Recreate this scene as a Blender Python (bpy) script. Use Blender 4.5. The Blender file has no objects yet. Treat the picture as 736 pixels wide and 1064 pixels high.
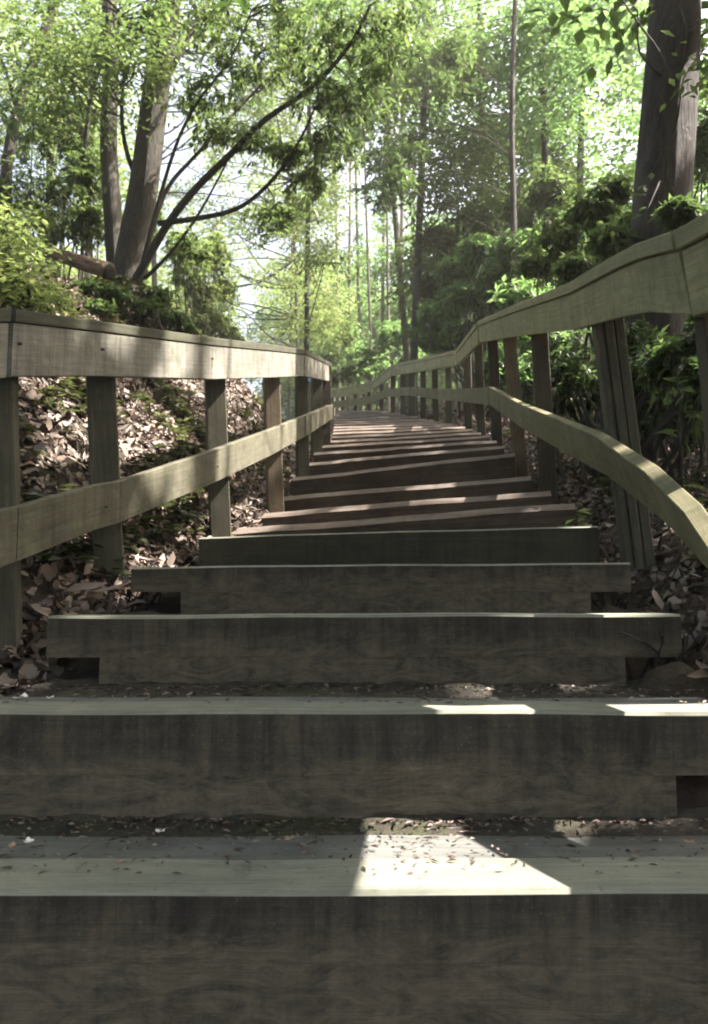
import bpy, math, random
import numpy as np
from mathutils import Vector, Matrix

# ------------------------------------------------------------------ camera, sky, sun, exposure
S = 1.15                      # metres per layout unit
EYE = 0.80                    # camera height over the lowest visible ground
FPX = 830.0
TH = math.atan(83.0 / FPX)
sc = bpy.context.scene
cam_d = bpy.data.cameras.new('camera')
cam = bpy.data.objects.new('camera', cam_d)
sc.collection.objects.link(cam)
cam.location = (0, 0, EYE)
cam.rotation_euler = (math.pi / 2 + TH, 0, 0)
cam_d.sensor_fit = 'VERTICAL'
cam_d.sensor_height = 36.0
cam_d.lens = 36.0 * FPX / 1064.0
cam_d.clip_start = 0.02
cam_d.clip_end = 3000
cam_d.dof.use_dof = True
cam_d.dof.focus_distance = 2.3
cam_d.dof.aperture_fstop = 6.5
sc.camera = cam

SUN_AZ = math.radians(83)    # clockwise from the view direction (+Y) towards +X
SUN_EL = math.radians(53)
world = bpy.data.worlds.new('World')
sc.world = world
world.use_nodes = True
wn = world.node_tree
bg = wn.nodes['Background']
sky = wn.nodes.new('ShaderNodeTexSky')
sky.sky_type = 'NISHITA'
sky.sun_disc = False
sky.sun_elevation = SUN_EL
sky.sun_rotation = SUN_AZ
sky.dust_density = 9.0
sky.air_density = 1.0
wn.links.new(sky.outputs[0], bg.inputs[0])
bg.inputs[1].default_value = 0.10
SUNDIR = Vector((math.sin(SUN_AZ) * math.cos(SUN_EL), math.cos(SUN_AZ) * math.cos(SUN_EL), math.sin(SUN_EL)))
sun_d = bpy.data.lights.new('sun', 'SUN')
sun_d.energy = 4.2
sun_d.angle = math.radians(0.7)
sun_d.color = (1.0, 0.93, 0.90)
sun = bpy.data.objects.new('sun', sun_d)
sc.collection.objects.link(sun)
sun.rotation_euler = (-SUNDIR).to_track_quat('-Z', 'Y').to_euler()
sc.view_settings.view_transform = 'Standard'
sc.view_settings.look = 'None'
sc.view_settings.gamma = 1.0
sc.view_settings.exposure = 2.75
sc.view_settings.use_white_balance = True
sc.view_settings.white_balance_temperature = 7150
sc.view_settings.white_balance_tint = 10
sc.cycles.max_bounces = 6
sc.cycles.diffuse_bounces = 3
sc.cycles.transmission_bounces = 4
sc.cycles.transparent_max_bounces = 4
sc.cycles.filter_width = 1.9
sc.cycles.sample_clamp_indirect = 6.0

rng = np.random.default_rng(7)
random.seed(7)
COL = sc.collection

# ------------------------------------------------------------------ layout helpers
def pt(x, y, D):
    """point seen at photo pixel (x, y), D layout units ahead"""
    u = (x - 368.0) / FPX
    v = (532.0 - y) / FPX
    dy = math.cos(TH) - v * math.sin(TH)
    dz = math.sin(TH) + v * math.cos(TH)
    t = D * S / dy
    return Vector((u * t, D * S, dz * t + EYE))

def lerp_tab(tab, D):
    xs = [t[0] for t in tab]
    return [float(np.interp(D, xs, [t[k] for t in tab])) for k in range(1, len(tab[0]))]

# ------------------------------------------------------------------ material helpers
def newmat(name):
    m = bpy.data.materials.new(name)
    m.use_nodes = True
    nt = m.node_tree
    b = nt.nodes['Principled BSDF']
    return m, nt, b

def N(nt, typ, **kw):
    n = nt.nodes.new(typ)
    for k, v in kw.items():
        setattr(n, k, v)
    return n

def ramp(nt, fac, stops):
    r = N(nt, 'ShaderNodeValToRGB')
    while len(r.color_ramp.elements) < len(stops):
        r.color_ramp.elements.new(0.5)
    for e, (p, c) in zip(r.color_ramp.elements, stops):
        e.position = p
        e.color = (c[0], c[1], c[2], 1)
    nt.links.new(fac, r.inputs[0])
    return r.outputs[0]

def noise(nt, vec, scale, detail=4, rough=0.6, dist=0.0):
    n = N(nt, 'ShaderNodeTexNoise')
    n.inputs['Scale'].default_value = scale
    n.inputs['Detail'].default_value = detail
    n.inputs['Roughness'].default_value = rough
    n.inputs['Distortion'].default_value = dist
    nt.links.new(vec, n.inputs['Vector'])
    return n.outputs['Fac']

def mixc(nt, fac, a, b, mode='MIX'):
    m = N(nt, 'ShaderNodeMix', data_type='RGBA', blend_type=mode)
    for sock, val in ((m.inputs[0], fac), (m.inputs[6], a), (m.inputs[7], b)):
        if isinstance(val, (int, float)):
            sock.default_value = val
        elif isinstance(val, tuple):
            sock.default_value = (val[0], val[1], val[2], 1)
        else:
            nt.links.new(val, sock)
    return m.outputs[2]

def mapping(nt, vec, scale):
    m = N(nt, 'ShaderNodeMapping')
    m.inputs['Scale'].default_value = scale
    nt.links.new(vec, m.inputs[0])
    return m.outputs[0]

def bump(nt, b, h, strength, dist=0.01):
    n = N(nt, 'ShaderNodeBump')
    n.inputs['Strength'].default_value = strength
    n.inputs['Distance'].default_value = dist
    nt.links.new(h, n.inputs['Height'])
    nt.links.new(n.outputs[0], b.inputs['Normal'])

def wood(name, dark, mid, light, moss=None, stain=0.5, rough=0.8, runs=0.0, foot=None, gs=0.9, gritty=False):
    """weathered timber; UV u runs along the board in metres, v across it"""
    m, nt, b = newmat(name)
    uv = N(nt, 'ShaderNodeUVMap').outputs[0]
    obj = N(nt, 'ShaderNodeTexCoord').outputs['Object']
    grain = noise(nt, mapping(nt, uv, (3.0, 90.0 * gs, 1)), 1.0, 6, 0.65, 0.4)
    fine = noise(nt, mapping(nt, uv, (14.0, 380.0, 1)), 1.0, 3, 0.6)
    blotch = noise(nt, obj, 5.0, 6, 0.7, 0.3)
    c = ramp(nt, grain, [(0.25, dark), (0.5, mid), (0.78, light)])
    c2 = ramp(nt, fine, [(0.3, (0.72, 0.72, 0.72)), (0.7, (1.1, 1.1, 1.1))])
    c = mixc(nt, 0.15 if gritty else 0.7, c, c2, 'MULTIPLY')
    bl = ramp(nt, blotch, [(0.32, (1 - stain,) * 3), (0.62, (1.12, 1.1, 1.06))])
    c = mixc(nt, 0.9, c, bl, 'MULTIPLY')
    speck = noise(nt, obj, 55.0, 3, 0.8)
    sp = ramp(nt, speck, [(0.28, (0.35, 0.33, 0.3)), (0.38, (1, 1, 1)), (0.72, (1, 1, 1)), (0.82, (1.6, 1.6, 1.5))])
    c = mixc(nt, 0.7, c, sp, 'MULTIPLY')
    if gritty:
        g2 = ramp(nt, noise(nt, obj, 170.0, 2, 0.6), [(0.3, (0.7, 0.7, 0.7)), (0.45, (1, 1, 1)), (0.66, (1.0, 1.0, 1.0)), (0.74, (2.6, 2.5, 2.2))])
        c = mixc(nt, 0.8, c, g2, 'MULTIPLY')
        g3 = ramp(nt, noise(nt, mapping(nt, uv, (5.0, 3.0, 1)), 1.0, 8, 0.8, 1.5), [(0.35, (0.55, 0.55, 0.57)), (0.52, (1, 1, 1)), (0.68, (1.4, 1.34, 1.22))])
        c = mixc(nt, 0.9, c, g3, 'MULTIPLY')
        g4 = ramp(nt, noise(nt, mapping(nt, uv, (24.0, 1.2, 1)), 1.0, 6, 0.75, 0.5), [(0.38, (0.6, 0.6, 0.62)), (0.52, (1, 1, 1)), (0.66, (1.35, 1.32, 1.25))])
        c = mixc(nt, 0.9, c, g4, 'MULTIPLY')
    if moss:
        mf = ramp(nt, noise(nt, obj, 9.0, 7, 0.75, 0.6), [(0.52, (0, 0, 0)), (0.68, (1, 1, 1))])
        c = mixc(nt, mf, c, moss)
    if runs > 0:   # vertical rain runs across the board face
        rn = noise(nt, mapping(nt, uv, (38.0, 1.5, 1)), 1.0, 5, 0.7, 0.3)
        rr = ramp(nt, rn, [(0.3, (0.6, 0.6, 0.58)), (0.5, (1, 1, 1)), (0.75, (1.25, 1.25, 1.2))])
        c = mixc(nt, runs, c, rr, 'MULTIPLY')
    if foot:       # pale soil splash and lichen on the lower half of the riser (v = height in m)
        sep = N(nt, 'ShaderNodeSeparateXYZ')
        nt.links.new(uv, sep.inputs[0])
        wob = noise(nt, mapping(nt, uv, (9.0, 9.0, 1)), 1.0, 6, 0.7, 0.8)
        ad = N(nt, 'ShaderNodeMath', operation='MULTIPLY_ADD')
        nt.links.new(wob, ad.inputs[0])
        ad.inputs[1].default_value = -0.30
        nt.links.new(sep.outputs[1], ad.inputs[2])
        ff = ramp(nt, ad.outputs[0], [(0.0, (0.9, 0.9, 0.9)), (0.045, (0, 0, 0))])
        ad.inputs[1].default_value = -0.17
        fbreak = ramp(nt, noise(nt, mapping(nt, uv, (7, 22, 1)), 1.0, 9, 0.82, 1.5), [(0.42, (0.1, 0.1, 0.1)), (0.62, (0.95, 0.95, 0.95))])
        fm = mixc(nt, 1.0, ff, fbreak, 'MULTIPLY')
        c = mixc(nt, fm, c, foot)
    nt.links.new(c, b.inputs['Base Color'])
    b.inputs['Roughness'].default_value = rough
    b.inputs['Specular IOR Level'].default_value = 0.3
    h = mixc(nt, 0.5, grain, fine)
    bump(nt, b, h, 0.5, 0.004)
    return m

def bark(name, dark, light, moss=None, vs=10.0, sheen=0.75):
    m, nt, b = newmat(name)
    uv = N(nt, 'ShaderNodeUVMap').outputs[0]
    obj = N(nt, 'ShaderNodeTexCoord').outputs['Object']
    f = noise(nt, mapping(nt, uv, (vs * 4, vs * 0.7, 1)), 1.0, 8, 0.7, 0.9)
    c = ramp(nt, f, [(0.38, dark), (0.64, light)])
    bl = ramp(nt, noise(nt, obj, 2.5, 5, 0.7), [(0.3, (0.6, 0.6, 0.6)), (0.7, (1.25, 1.25, 1.2))])
    c = mixc(nt, 0.8, c, bl, 'MULTIPLY')
    if moss:
        mf = ramp(nt, noise(nt, obj, 3.5, 7, 0.75, 0.6), [(0.5, (0, 0, 0)), (0.66, (1, 1, 1))])
        c = mixc(nt, mf, c, moss)
    nt.links.new(c, b.inputs['Base Color'])
    b.inputs['Roughness'].default_value = sheen
    bump(nt, b, f, 1.0, 0.06)
    return m

def leafmat(name, cols, trans, tfac=0.45, rough=0.45, patch=1.2):
    m, nt, b = newmat(name)
    geo = N(nt, 'ShaderNodeNewGeometry')
    obj = N(nt, 'ShaderNodeTexCoord').outputs['Object']
    n = noise(nt, obj, patch, 3, 0.6)
    add = N(nt, 'ShaderNodeMath', operation='MULTIPLY_ADD')
    nt.links.new(geo.outputs['Random Per Island'], add.inputs[0])
    add.inputs[1].default_value = 0.6 if 'litter' not in name else 1.0
    nt.links.new(n, add.inputs[2])
    sub = N(nt, 'ShaderNodeMath', operation='SUBTRACT')
    nt.links.new(add.outputs[0], sub.inputs[0])
    sub.inputs[1].default_value = 0.3
    st = [(0.1 + 0.8 * i / (len(cols) - 1), c) for i, c in enumerate(cols)]
    c = ramp(nt, sub.outputs[0], st)
    nt.links.new(c, b.inputs['Base Color'])
    b.inputs['Roughness'].default_value = rough
    b.inputs['Specular IOR Level'].default_value = 0.5
    tr = N(nt, 'ShaderNodeBsdfTranslucent')
    tc = mixc(nt, 1.0, c, trans, 'MULTIPLY')
    nt.links.new(tc, tr.inputs[0])
    mx = N(nt, 'ShaderNodeMixShader')
    mx.inputs[0].default_value = tfac
    out = nt.nodes['Material Output']
    nt.links.new(b.outputs[0], mx.inputs[1])
    nt.links.new(tr.outputs[0], mx.inputs[2])
    nt.links.new(mx.outputs[0], out.inputs[0])
    return m

M = {}
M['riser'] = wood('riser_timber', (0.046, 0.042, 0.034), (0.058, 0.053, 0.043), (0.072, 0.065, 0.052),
                  stain=0.3, foot=(0.145, 0.125, 0.088), runs=0.5, gritty=True)
M['riser_green'] = wood('riser_green', (0.036, 0.036, 0.026), (0.05, 0.05, 0.037), (0.065, 0.064, 0.048),
                        moss=(0.045, 0.046, 0.028), stain=0.4, runs=0.6)
M['riser_red'] = wood('riser_red', (0.035, 0.026, 0.021), (0.075, 0.055, 0.044), (0.13, 0.10, 0.08),
                      moss=(0.05, 0.05, 0.03), stain=0.5)
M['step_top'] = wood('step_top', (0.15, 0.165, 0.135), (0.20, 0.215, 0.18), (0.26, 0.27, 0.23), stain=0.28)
M['step_worn_lit'] = wood('step_worn_lit', (0.06, 0.050, 0.042), (0.13, 0.108, 0.094), (0.22, 0.185, 0.165), stain=0.5)  # worn tan timber, paled to paint in the sunlit edge lines
M['tread'] = wood('tread_board', (0.085, 0.095, 0.095), (0.125, 0.135, 0.132), (0.17, 0.18, 0.175), stain=0.35)
M['rail_left'] = wood('rail_left', (0.15, 0.155, 0.14), (0.21, 0.212, 0.19), (0.28, 0.28, 0.25), moss=(0.11, 0.12, 0.085), stain=0.4, runs=0.95)
M['rail_low'] = wood('rail_low', (0.085, 0.085, 0.062), (0.125, 0.124, 0.092), (0.17, 0.165, 0.125), moss=(0.07, 0.078, 0.045), stain=0.45, runs=0.8)
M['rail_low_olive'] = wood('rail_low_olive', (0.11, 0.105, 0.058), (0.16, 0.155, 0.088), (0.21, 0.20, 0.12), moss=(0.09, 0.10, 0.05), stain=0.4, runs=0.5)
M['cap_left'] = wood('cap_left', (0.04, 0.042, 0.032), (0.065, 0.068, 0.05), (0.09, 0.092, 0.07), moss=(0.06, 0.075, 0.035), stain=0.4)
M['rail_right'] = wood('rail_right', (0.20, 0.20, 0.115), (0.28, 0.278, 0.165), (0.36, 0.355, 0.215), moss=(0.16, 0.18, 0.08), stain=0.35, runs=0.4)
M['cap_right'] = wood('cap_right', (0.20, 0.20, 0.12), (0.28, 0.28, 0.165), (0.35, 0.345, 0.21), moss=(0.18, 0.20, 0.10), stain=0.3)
M['post'] = wood('post', (0.045, 0.045, 0.033), (0.078, 0.076, 0.056), (0.12, 0.115, 0.088), moss=(0.05, 0.058, 0.03), stain=0.45)
M['post_tan'] = wood('post_tan', (0.09, 0.07, 0.048), (0.15, 0.12, 0.083), (0.21, 0.17, 0.125), stain=0.4)
M['post_dark'] = wood('post_dark', (0.03, 0.026, 0.02), (0.055, 0.048, 0.036), (0.09, 0.08, 0.06), stain=0.4)
M['bark_grey'] = bark('bark_grey', (0.012, 0.011, 0.009), (0.085, 0.075, 0.055), moss=(0.035, 0.045, 0.022), vs=15)
M['bark_dark'] = bark('bark_dark', (0.007, 0.006, 0.005), (0.038, 0.031, 0.025), vs=11)
M['bark_rough'] = bark('bark_rough', (0.004, 0.003, 0.003), (0.045, 0.036, 0.029), vs=7)
M['bark_slim'] = bark('bark_slim', (0.018, 0.016, 0.012), (0.065, 0.058, 0.045), moss=(0.035, 0.045, 0.024))
M['bark_pale'] = bark('bark_pale', (0.06, 0.055, 0.045), (0.15, 0.14, 0.11), moss=(0.08, 0.10, 0.05))
M['log'] = bark('log_wood', (0.05, 0.03, 0.018), (0.30, 0.19, 0.11), moss=(0.07, 0.07, 0.03), vs=8)
M['leaf_yellow'] = leafmat('leaf_yellow', [(0.035, 0.056, 0.022), (0.068, 0.095, 0.04), (0.13, 0.155, 0.072)], (2.8, 2.9, 2.2), 0.48)
M['leaf_green'] = leafmat('leaf_green', [(0.026, 0.044, 0.021), (0.05, 0.078, 0.036), (0.09, 0.122, 0.058)], (2.6, 3.2, 2.2), 0.5)
M['leaf_mid'] = leafmat('leaf_mid', [(0.022, 0.036, 0.017), (0.045, 0.065, 0.028), (0.09, 0.115, 0.05)], (2.6, 2.9, 2.0), 0.42)
M['leaf_dark'] = leafmat('leaf_dark', [(0.022, 0.036, 0.020), (0.045, 0.068, 0.034), (0.08, 0.11, 0.055)], (2.6, 3.0, 1.8), 0.35, rough=0.28)
M['leaf_canopy'] = leafmat('leaf_canopy', [(0.03, 0.06, 0.02), (0.05, 0.09, 0.03), (0.07, 0.11, 0.04)], (1.6, 1.8, 1.2), 0.3)
M['litter'] = leafmat('litter_leaves', [(0.010, 0.007, 0.005), (0.030, 0.019, 0.013), (0.055, 0.034, 0.023), (0.085, 0.058, 0.042), (0.20, 0.155, 0.13)], (1, 0.9, 0.8), 0.08, rough=0.55, patch=4.0)
M['fern'] = leafmat('fern_leaves', [(0.02, 0.03, 0.016), (0.045, 0.06, 0.03), (0.10, 0.115, 0.065)], (2, 2, 1.2), 0.3, rough=0.35)

def simple(name, col, rough=0.6, sc_=20.0, var=0.3):
    m, nt, b = newmat(name)
    obj = N(nt, 'ShaderNodeTexCoord').outputs['Object']
    f = noise(nt, obj, sc_, 5, 0.7)
    lo = tuple(c * (1 - var) for c in col)
    hi = tuple(min(1, c * (1 + var)) for c in col)
    nt.links.new(ramp(nt, f, [(0.3, lo), (0.7, hi)]), b.inputs['Base Color'])
    b.inputs['Roughness'].default_value = rough
    bump(nt, b, f, 0.6, 0.01)
    return m
M['petal'] = simple('white_petal', (0.75, 0.75, 0.72), 0.5, 30, 0.08)
M['tanleaf'] = simple('tan_leaf', (0.34, 0.22, 0.14), 0.6, 40, 0.3)
M['blue'] = simple('blue_plate', (0.10, 0.28, 0.62), 0.5, 15, 0.1)
M['white'] = simple('white_plate', (0.75, 0.78, 0.8), 0.5, 15, 0.06)

def soilmat(name, stops, moss):
    m, nt, b = newmat(name)
    obj = N(nt, 'ShaderNodeTexCoord').outputs['Object']
    f = noise(nt, obj, 22.0, 9, 0.75, 0.4)
    c = ramp(nt, f, stops)
    mf = ramp(nt, noise(nt, obj, 5.0, 8, 0.75, 0.7), [(0.5, (0, 0, 0)), (0.64, (1, 1, 1))])
    c = mixc(nt, mf, c, moss)
    nt.links.new(c, b.inputs['Base Color'])
    b.inputs['Roughness'].default_value = 0.95
    bump(nt, b, f, 0.9, 0.03)
    return m
M['ground'] = soilmat('forest_soil', [(0.35, (0.018, 0.013, 0.009)), (0.55, (0.05, 0.036, 0.026)), (0.75, (0.10, 0.075, 0.055))], (0.035, 0.04, 0.02))
M['soil'] = soilmat('tread_soil', [(0.35, (0.02, 0.018, 0.014)), (0.55, (0.055, 0.05, 0.04)), (0.75, (0.12, 0.11, 0.09))], (0.06, 0.07, 0.03))

# ------------------------------------------------------------------ mesh helpers
def link(name, me, mat, parent=None):
    o = bpy.data.objects.new(name, me)
    if mat is not None:
        for mm in (mat if isinstance(mat, (list, tuple)) else [mat]):
            me.materials.append(mm)
    COL.objects.link(o)
    o.parent = parent
    return o

def empty(name, label, cat, group=None, loc=(0, 0, 0)):
    o = bpy.data.objects.new(name, None)
    COL.objects.link(o)
    o.location = loc
    o.empty_display_size = 0.1
    tag(o, label, cat, group)
    return o

def tag(o, label=None, cat=None, group=None, kind=None):
    if label: o['label'] = label
    if cat: o['category'] = cat
    if group: o['group'] = group
    if kind: o['kind'] = kind
    return o

class MB:
    def __init__(self):
        self.v, self.f, self.uv, self.mi, self.sm = [], [], [], [], []
    def quad(self, idx, uvs, mi=0, sm=False):
        self.f.append(idx); self.uv += uvs; self.mi.append(mi); self.sm.append(sm)
    def sweep(self, secs, mi=0, top_mi=None, u0=0.0, chamf=0.0):
        """secs: list of 4-tuples of Vectors (corner loop: front-bottom, back-bottom, back-top, front-top)"""
        if chamf > 0:
            out = []
            for s in secs:
                r = []
                for k in range(4):
                    p, a, b_ = s[k], s[k - 1], s[(k + 1) % 4]
                    r.append(p + (a - p).normalized() * chamf)
                    r.append(p + (b_ - p).normalized() * chamf)
                out.append(r)
            secs = out
        n = len(secs[0])
        base = len(self.v)
        for s in secs:
            self.v += [tuple(p) for p in s]
        us = [u0]
        for a, b_ in zip(secs, secs[1:]):
            us.append(us[-1] + (b_[0] - a[0]).length)
        vs = [0.0]
        for k in range(n):
            vs.append(vs[-1] + (secs[0][(k + 1) % n] - secs[0][k]).length)
        for i in range(len(secs) - 1):
            for k in range(n):
                k2 = (k + 1) % n
                a = base + i * n
                m_ = mi
                if top_mi is not None:
                    c = secs[i]
                    if chamf > 0 and k in (5,) or chamf == 0 and k == 2:
                        m_ = top_mi
                self.quad((a + k, a + n + k, a + n + k2, a + k2),
                          [(us[i], vs[k]), (us[i + 1], vs[k]), (us[i + 1], vs[k + 1]), (us[i], vs[k + 1])], m_)
        for e, rev in ((0, False), (len(secs) - 1, True)):
            idx = tuple(base + e * n + k for k in range(n))
            if rev: idx = idx[::-1]
            order = range(n) if not rev else range(n - 1, -1, -1)
            self.quad(idx, [((secs[e][k] - secs[e][0]).length, secs[e][k].z) for k in order], mi)
    def box(self, c, sx, sy, sz, rot=None, mi=0, long='x', chamf=0.0):
        R = rot or Matrix.Identity(3)
        secs = []
        c = Vector(c)
        if long == 'x':
            for x in (-sx / 2, sx / 2):
                secs.append([c + R @ Vector((x, y, z)) for y, z in ((-sy/2, -sz/2), (sy/2, -sz/2), (sy/2, sz/2), (-sy/2, sz/2))])
        else:
            for z in (-sz / 2, sz / 2):
                secs.append([c + R @ Vector((x, y, z)) for x, y in ((-sx/2, -sy/2), (sx/2, -sy/2), (sx/2, sy/2), (-sx/2, sy/2))])
        self.sweep(secs, mi, u0=random.random() * 3, chamf=chamf)
    def build(self, name, mat, parent=None):
        me = bpy.data.meshes.new(name)
        me.from_pydata(self.v, [], self.f)
        uvl = me.uv_layers.new(name='UVMap')
        uvl.data.foreach_set('uv', np.array(self.uv, dtype=np.float32).ravel())
        me.polygons.foreach_set('material_index', self.mi)
        me.polygons.foreach_set('use_smooth', self.sm)
        me.update()
        import bmesh
        bm = bmesh.new(); bm.from_mesh(me)
        bmesh.ops.recalc_face_normals(bm, faces=bm.faces)
        bm.to_mesh(me); bm.free()
        return link(name, me, mat, parent)

def tube(mb, pts, rads, seg=8, mi=0, wob=0.0):
    base = len(mb.v)
    n = len(pts)
    L = 0
    ph = random.random() * 6
    up = Vector((0.13, 0.97, 0.2))
    Ls = []
    for i, p in enumerate(pts):
        t = (pts[min(i + 1, n - 1)] - pts[max(i - 1, 0)]).normalized()
        a = t.cross(up)
        if a.length < 0.05: a = t.cross(Vector((1, 0, 0)))
        a.normalize(); b = t.cross(a)
        if i: L += (p - pts[i - 1]).length
        Ls.append(L)
        for k in range(seg):
            an = 2 * math.pi * k / seg
            r = rads[i] * (1 + wob * (math.sin(3 * an + ph + L * 2.1) * 0.5 + math.sin(5 * an + 2 * ph - L * 3.7) * 0.35 + random.uniform(-.2, .2)))
            mb.v.append(tuple(p + a * (math.cos(an) * r) + b * (math.sin(an) * r)))
    for i in range(n - 1):
        for k in range(seg):
            k2 = (k + 1) % seg
            A = base + i * seg
            u1, u2 = k / seg, (k + 1) / seg
            mb.quad((A + k, A + k2, A + seg + k2, A + seg + k), [(u1, Ls[i]), (u2, Ls[i]), (u2, Ls[i + 1]), (u1, Ls[i + 1])], mi, True)
    mb.quad(tuple(base + k for k in range(seg))[::-1], [(0, 0)] * seg, mi)
    mb.quad(tuple(base + (n - 1) * seg + k for k in range(seg)), [(0, 0)] * seg, mi)

def smooth_path(pts, k=4):
    out = []
    n = len(pts)
    for i in range(n - 1):
        p0, p1, p2, p3 = pts[max(i - 1, 0)], pts[i], pts[i + 1], pts[min(i + 2, n - 1)]
        for j in range(k):
            t = j / k
            out.append(0.5 * ((2 * p1) + (p2 - p0) * t + (2 * p0 - 5 * p1 + 4 * p2 - p3) * t * t + (3 * p1 - p0 - 3 * p2 + p3) * t ** 3))
    out.append(pts[-1])
    return out

def quads_mesh(name, V, mat, parent=None, fold=True):
    """V: (n,4,3) base, right, tip, left -> two triangles each, sharing the midrib"""
    n = V.shape[0]
    me = bpy.data.meshes.new(name)
    me.vertices.add(n * 4)
    me.vertices.foreach_set('co', V.astype(np.float32).ravel())
    b = (np.arange(n) * 4)[:, None]
    tri = np.concatenate([b + np.array([[0, 1, 2]]), b + np.array([[0, 2, 3]])], 1).ravel().astype(np.int32)
    me.loops.add(n * 6)
    me.loops.foreach_set('vertex_index', tri)
    me.polygons.add(n * 2)
    me.polygons.foreach_set('loop_start', np.arange(0, n * 6, 3, dtype=np.int32))
    me.update(calc_edges=True)
    return link(name, me, mat, parent)

def hex_mesh(name, V, mat, parent=None):
    """V: (n,6,3) leaf outlines: base, r1, r2, tip, l2, l1 -> two quads folded along base-tip"""
    n = V.shape[0]
    me = bpy.data.meshes.new(name)
    me.vertices.add(n * 6)
    me.vertices.foreach_set('co', V.astype(np.float32).ravel())
    b = (np.arange(n) * 6)[:, None]
    q = np.concatenate([b + np.array([[0, 1, 2, 3]]), b + np.array([[0, 3, 4, 5]])], 1).ravel().astype(np.int32)
    me.loops.add(n * 8)
    me.loops.foreach_set('vertex_index', q)
    me.polygons.add(n * 2)
    me.polygons.foreach_set('loop_start', np.arange(0, n * 8, 4, dtype=np.int32))
    me.update(calc_edges=True)
    return link(name, me, mat, parent)

def norm(a):
    return a / np.maximum(np.linalg.norm(a, axis=1, keepdims=True), 1e-9)

def leaves(pos, direc, length, width, droop=0.0, fold=0.25, upb=0.8):
    """pos, direc (n,3) -> (n,4,3) folded leaf blades"""
    n = len(pos)
    d = norm(direc + np.array([0, 0, -droop]))
    up = norm(rng.normal(0, 1, (n, 3)) * (1 - upb) + np.array([0, 0, 1.0]) * upb)
    side = norm(np.cross(d, up))
    nrm = np.cross(side, d)
    L = (length * rng.uniform(0.65, 1.25, n))[:, None]
    W = (width * rng.uniform(0.7, 1.25, n))[:, None] * 0.5
    mid = pos + d * L * 0.48
    r = mid + side * W + nrm * W * fold
    l = mid - side * W + nrm * W * fold
    tip = pos + d * L - nrm * L * 0.12
    return np.stack([pos, r, tip, l], 1)

def whorl_leaves(centres, radii, n_tips, per, length, width, droop=0.35, shell=0.35):
    """rosettes of leaves at twig tips spread through ellipsoids"""
    out = []
    centres = np.asarray(centres, float); radii = np.asarray(radii, float)
    for c, r in zip(centres, radii):
        u = norm(rng.normal(0, 1, (n_tips, 3)))
        rr = rng.uniform(shell, 1.0, (n_tips, 1)) ** 0.6 * np.exp(rng.normal(0, .28, (n_tips, 1)))
        lump = norm(rng.normal(0, 1, (5, 3))); rr = rr * (0.62 + 0.6 * np.max(u @ lump.T, axis=1, keepdims=True).clip(0, 1) ** 3)
        tips = c + u * rr * r
        ax = norm(u * 0.7 + rng.normal(0, 0.4, (n_tips, 3)) + np.array([0, 0, 0.5]))
        a = norm(np.cross(ax, rng.normal(0, 1, (n_tips, 3))))
        b = np.cross(ax, a)
        ang = (np.arange(per)[None, :] * (2 * math.pi / per) + rng.uniform(0, 6.28, (n_tips, 1)) + rng.normal(0, .25, (n_tips, per)))
        d = a[:, None, :] * np.cos(ang)[..., None] + b[:, None, :] * np.sin(ang)[..., None] + ax[:, None, :] * rng.uniform(0.0, 0.5, (n_tips, per, 1))
        p = np.repeat(tips[:, None, :], per, 1)
        out.append(leaves(p.reshape(-1, 3), d.reshape(-1, 3), length, width, droop, 0.3, 0.9))
    return np.concatenate(out, 0)

def spray_leaves(centres, radii, n_twigs, per, length, width, twig=0.45, droop=0.15):
    """flat two-ranked sprays of broad leaves along short twigs"""
    out = []
    for c, r in zip(np.asarray(centres, float), np.asarray(radii, float)):
        u = norm(rng.normal(0, 1, (n_twigs, 3)))
        st = c + u * (rng.uniform(0.15, 1.0, (n_twigs, 1)) ** 0.5) * np.exp(rng.normal(0, .25, (n_twigs, 1))) * r
        d = norm(u * np.array([1, 1, .4]) + rng.normal(0, 0.5, (n_twigs, 3)) * np.array([1, 1, .35]))
        side = norm(np.cross(d, np.array([0, 0, 1.0]) + rng.normal(0, .25, (n_twigs, 3))))
        t = np.linspace(0.1, 1, per)[None, :, None]
        p = st[:, None, :] + d[:, None, :] * t * twig + rng.normal(0, 0.02, (n_twigs, per, 3))
        p[..., 2] -= (t[..., 0] ** 2) * twig * 0.25
        s = np.where(np.arange(per) % 2 == 0, 1.0, -1.0)[None, :, None]
        ld = side[:, None, :] * s + d[:, None, :] * 0.6 + rng.normal(0, .25, (n_twigs, per, 3))
        out.append(leaves(p.reshape(-1, 3), ld.reshape(-1, 3), length, width, droop, 0.15, 0.85))
    return np.concatenate(out, 0)

# ------------------------------------------------------------------ steps table
# D, left x, left y, right x, right y of the top front edge (photo pixels); dD = left end further away
STEPS = [
    (0.78, -190, 1231, 930, 1231, 0.0),
    (1.08, -120, 926, 860, 925, 0.0),
    (1.41, -90, 738, 790, 740, 0.0),
    (1.79, 50, 640, 708, 638, 0.0),
    (2.25, 137, 589, 655, 584, 0.01),
    (2.80, 207, 558, 622, 546, 0.03),
    (3.25, 243, 548, 600, 521, 0.08),
    (3.75, 268, 532, 573, 508, 0.12),
    (4.25, 290, 515, 552, 493, 0.14),
    (4.80, 302, 495, 535, 469, 0.16),
    (5.35, 314, 480, 524, 461, 0.16),
    (5.85, 325, 469, 516, 456, 0.14),
    (6.35, 334, 462, 509, 451, 0.12),
]
XL = [(0.0, -.75), (1.08, -.72), (1.79, -.686), (2.25, -.626), (2.83, -.55), (3.25, -.50), (4, -.424), (5, -.36), (6, -.29), (7, -.2), (9, -.23), (12, -.28), (14, -.30), (17, -.5), (22, -1.5), (60, -3)]
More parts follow.
